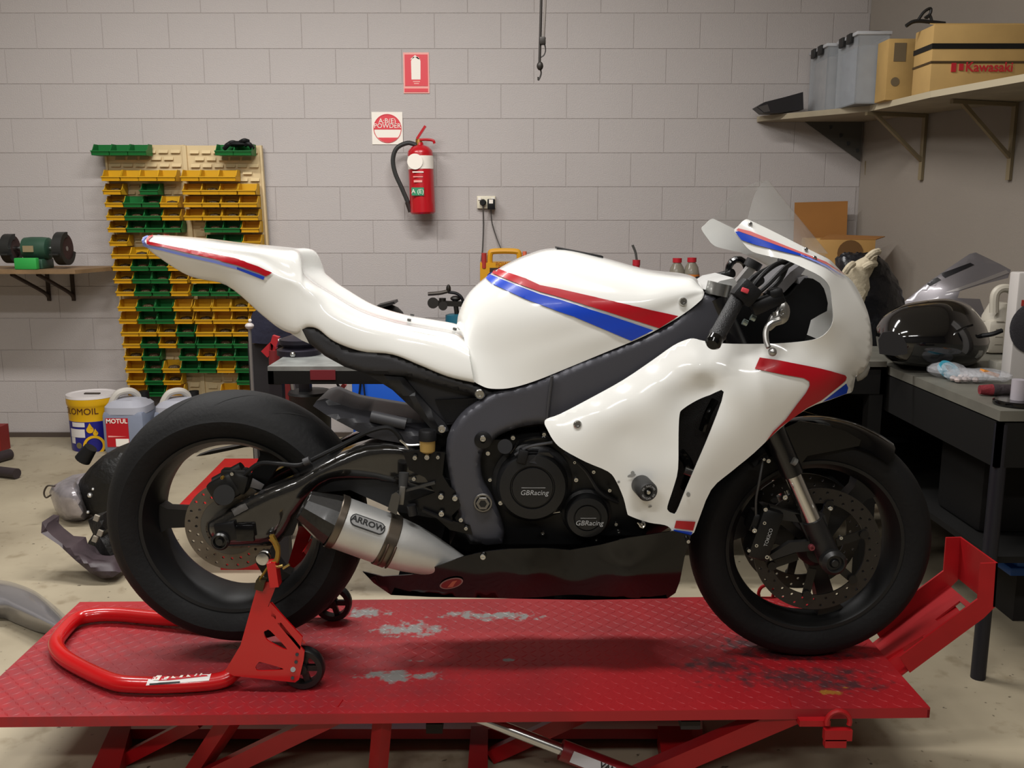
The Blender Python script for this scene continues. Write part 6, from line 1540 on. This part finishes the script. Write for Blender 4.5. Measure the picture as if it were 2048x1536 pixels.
for a_, b_ in (((1735, 515), (1757, 503)), ((1728, 535), (1750, 528)), ((1690, 545), (1706, 528))): G().tube([P(*a_, YG2 - .165), P((a_[0] + b_[0]) / 2, (a_[1] + b_[1]) / 2 - 3, YG2 - .175), P(*b_, YG2 - .15)], .014, 8).build('finger', crm, t)

# ---------------------------------------------------------------- floor clutter
t = thing('headlight_unit', 'dismantled black headlight unit with silver lens on the floor', 'headlight', PZ(170, 1040, 0))
YH = PZ(150, 1043, 0).y
def HP(px, py, w): return P(px, py, YH - w)
blk = M('matt_black_debris', '0e0d0c', .55, bump=.6, bscale=40)
panel([(150, 985), (160, 960), (180, 935), (205, 912), (235, 900), (270, 900), (270, 1040), (230, 1045), (190, 1035), (160, 1010)], [(150, 985, .03), (210, 960, .1), (260, 920, .06), (240, 1040, .08)], .16, step=12, rnd=(14, .05), plane=YH).build('housing', blk, t)
panel([(98, 985), (104, 972), (125, 962), (150, 958), (160, 975), (168, 1000), (172, 1025), (168, 1040), (150, 1044), (128, 1040), (110, 1020)], [(98, 985, .0), (130, 990, .09), (165, 1030, .08), (150, 962, .05)], .1, step=9, rnd=(16, .07), plane=YH).build('lens', M('lens_silver', 'a8a2a6', .18, metal=.5, vary=.4, vscale=14), t)
G().tube([HP(110, 972, .06), HP(95, 972, .06), HP(88, 985, .06), HP(92, 995, .06), HP(102, 990, .06)], .004, 6).build('wire_clip', M('clip_brown', '3b332a', .5), t)
g = G().ball(HP(180, 990, .13), .012, 8).ball(HP(186, 978, .13), .007, 8).ball(HP(176, 1024, .1), .008, 8); g.build('bulb_glint', M('glint_metal', 'c8c8c8', .2, metal=.9), t, kind='stuff')
G().cyl(HP(165, 920, .05), HP(182, 895, .05), .035, .028).build('bulb_socket', black, t)
t = thing('broken_bracket', 'broken purple grey fairing bracket with jagged arm on the floor', 'bracket', PZ(190, 1150, 0))
YQ = PZ(200, 1155, 0).y
pg = M('bracket_purple_grey', '3b3034', .5, vary=.3, vscale=14)
panel([(84, 1044), (96, 1046), (95, 1062), (105, 1072), (125, 1088), (150, 1090), (154, 1104), (170, 1110), (182, 1122), (228, 1118), (240, 1145), (225, 1155), (205, 1157), (180, 1145), (150, 1120), (118, 1090), (88, 1070), (82, 1066)], [(84, 1050, .0), (150, 1105, .05), (230, 1140, .06)], .09, step=9, rnd=(6, .012), plane=YQ).build('arm', pg, t)
panel([(176, 1040), (205, 1030), (212, 1060), (205, 1075), (222, 1090), (232, 1120), (190, 1122), (172, 1108), (176, 1085), (186, 1068), (180, 1055)], [(190, 1050, .0), (200, 1110, .02)], .06, step=9, rnd=(6, .012), plane=YQ + .05).build('mount', blk, t)
g = G()
for (x, y) in ((193, 1036), (200, 1066), (190, 1078)): g.box(P(x, y, YQ - .03), (.018, .01, .022), Matrix.Rotation(.4, 3, 'Y'))
g.build('pale_chip', M('chip_pale', '8d8578', .6), t, kind='stuff')
t = thing('silver_fairing', 'long silver fairing panel lying on the floor at the left edge', 'fairing', PZ(60, 1270, 0))
sv = M('silver_fairing_paint', '8f8d90', .28, metal=.6, coat=.6)
v = []
prof = [(-60, 1155, 1195, 1215, 1245), (0, 1160, 1192, 1212, 1236), (30, 1166, 1205, 1222, 1246), (70, 1182, 1224, 1240, 1262), (110, 1212, 1246, 1258, 1272), (136, 1236, 1260, 1266, 1274)]
rows_ = []
for (x, y0, y1, y2, y3) in prof:
    rows_.append([PZ(x, y0, .02) + Vector((0, 0, 0)), PZ(x - 2, y0 + 8, .06), PZ(x - 2, y1, .085), PZ(x, y2, .07), PZ(x, y3, .005)])
cols = list(zip(*rows_)); fine = [cr(list(c), 4) for c in cols]; nr = len(fine[0]); rr2 = [cr([fine[j][i] for j in range(5)], 4) for i in range(nr)]
g = G(); m_ = len(rr2[0]); g.v = [p for r in rr2 for p in r] + [p + Vector((0, .004, -.004)) for r in rr2 for p in r]
for p in g.v: p.z = max(p.z, .001)
nn = nr * m_
g.f = [(i * m_ + j, i * m_ + j + 1, (i + 1) * m_ + j + 1, (i + 1) * m_ + j) for i in range(nr - 1) for j in range(m_ - 1)]
g.build('panel', sv, t, smooth=60)
for k, (pa, pb, r_) in enumerate((((-40, 925), (20, 908), .03), ((-40, 938), (34, 947), .027))):
    a, b = PZ(*pa, .03), PZ(*pb, .03)
    G().cyl(a, b, r_, n=18).build('dark_pipe', M('pipe_dark', '3a3234', .45, metal=.3), None, ('dark pipe end, upper of the two at the left edge' if k == 0 else 'dark pipe end, lower of the two at the left edge'), 'pipe', 'pipe ends on the floor')
G().box(Vector((P(-19, 860, 5.3).x, 5.3, .075)), (.16, .1, .15)).build('red_cabinet', M('cab_red', '7a1a18', .5), None, 'red cabinet corner just showing at the left picture edge', 'cabinet')
# second red lift behind the rear wheel
t = thing('steel_ramp', 'red steel ramp stand seen through the spokes of the rear wheel', 'ramp', PZ(480, 1165, 0))
zr = .22; r0, r1 = PZ(338, 1036, zr), PZ(450, 922, zr); rw = .33
G().prism([r0, r0 + Vector((rw, 0, 0)), r1 + Vector((rw * .95, 0, 0)), r1], (0, 0, .012)).build('deck', red_f, t)
for k, (xx, yy) in enumerate(((P(440, 1130, r0.y + .02).x, r0.y + .02),)):
    G().box((xx + .1, yy + .02, zr / 2), (.2, .03, zr)).build('skirt', red_f, t)
G().box((r1.x + .15, r1.y - .05, zr / 2), (.28, .03, zr)).build('skirt', red_f, t)
# blue crate under the bench at the right edge
bcx = PZ(2030, 1150, .12); bcm = M('crate_blue', '1a4f9c', .45)
t = thing('blue_crate', 'blue plastic crate edge under the bench at the right picture edge', 'crate', (bcx.x + .15, bcx.y + .1, 0))
g = G(); X0c, Y0c = P(2030, 1110, 2.95).x, 2.95; zt0, zb0 = P(2030, 1078, 2.95).z, P(2034, 1145, 2.95).z
G().box((X0c + .16, Y0c + .12, (zt0 + zb0) / 2), (.3, .24, zt0 - zb0), bev=.01).build('tub', bcm, t); G().box((X0c + .15, Y0c + .12, zt0), (.33, .26, .03), bev=.006).build('rim', bcm, t); G().box((X0c + .15, Y0c + .12, zb0 + .005), (.33, .26, .03), bev=.006).build('foot_rim', bcm, t)
G().box((X0c + .16, Y0c + .12, zb0 / 2 - .005), (.28, .22, zb0 - .012)).build('carton', M('under_dark', '1a1715', .7), None, 'dark box on the floor under the blue crate', 'box')
# dirt flakes on the floor in the foreground
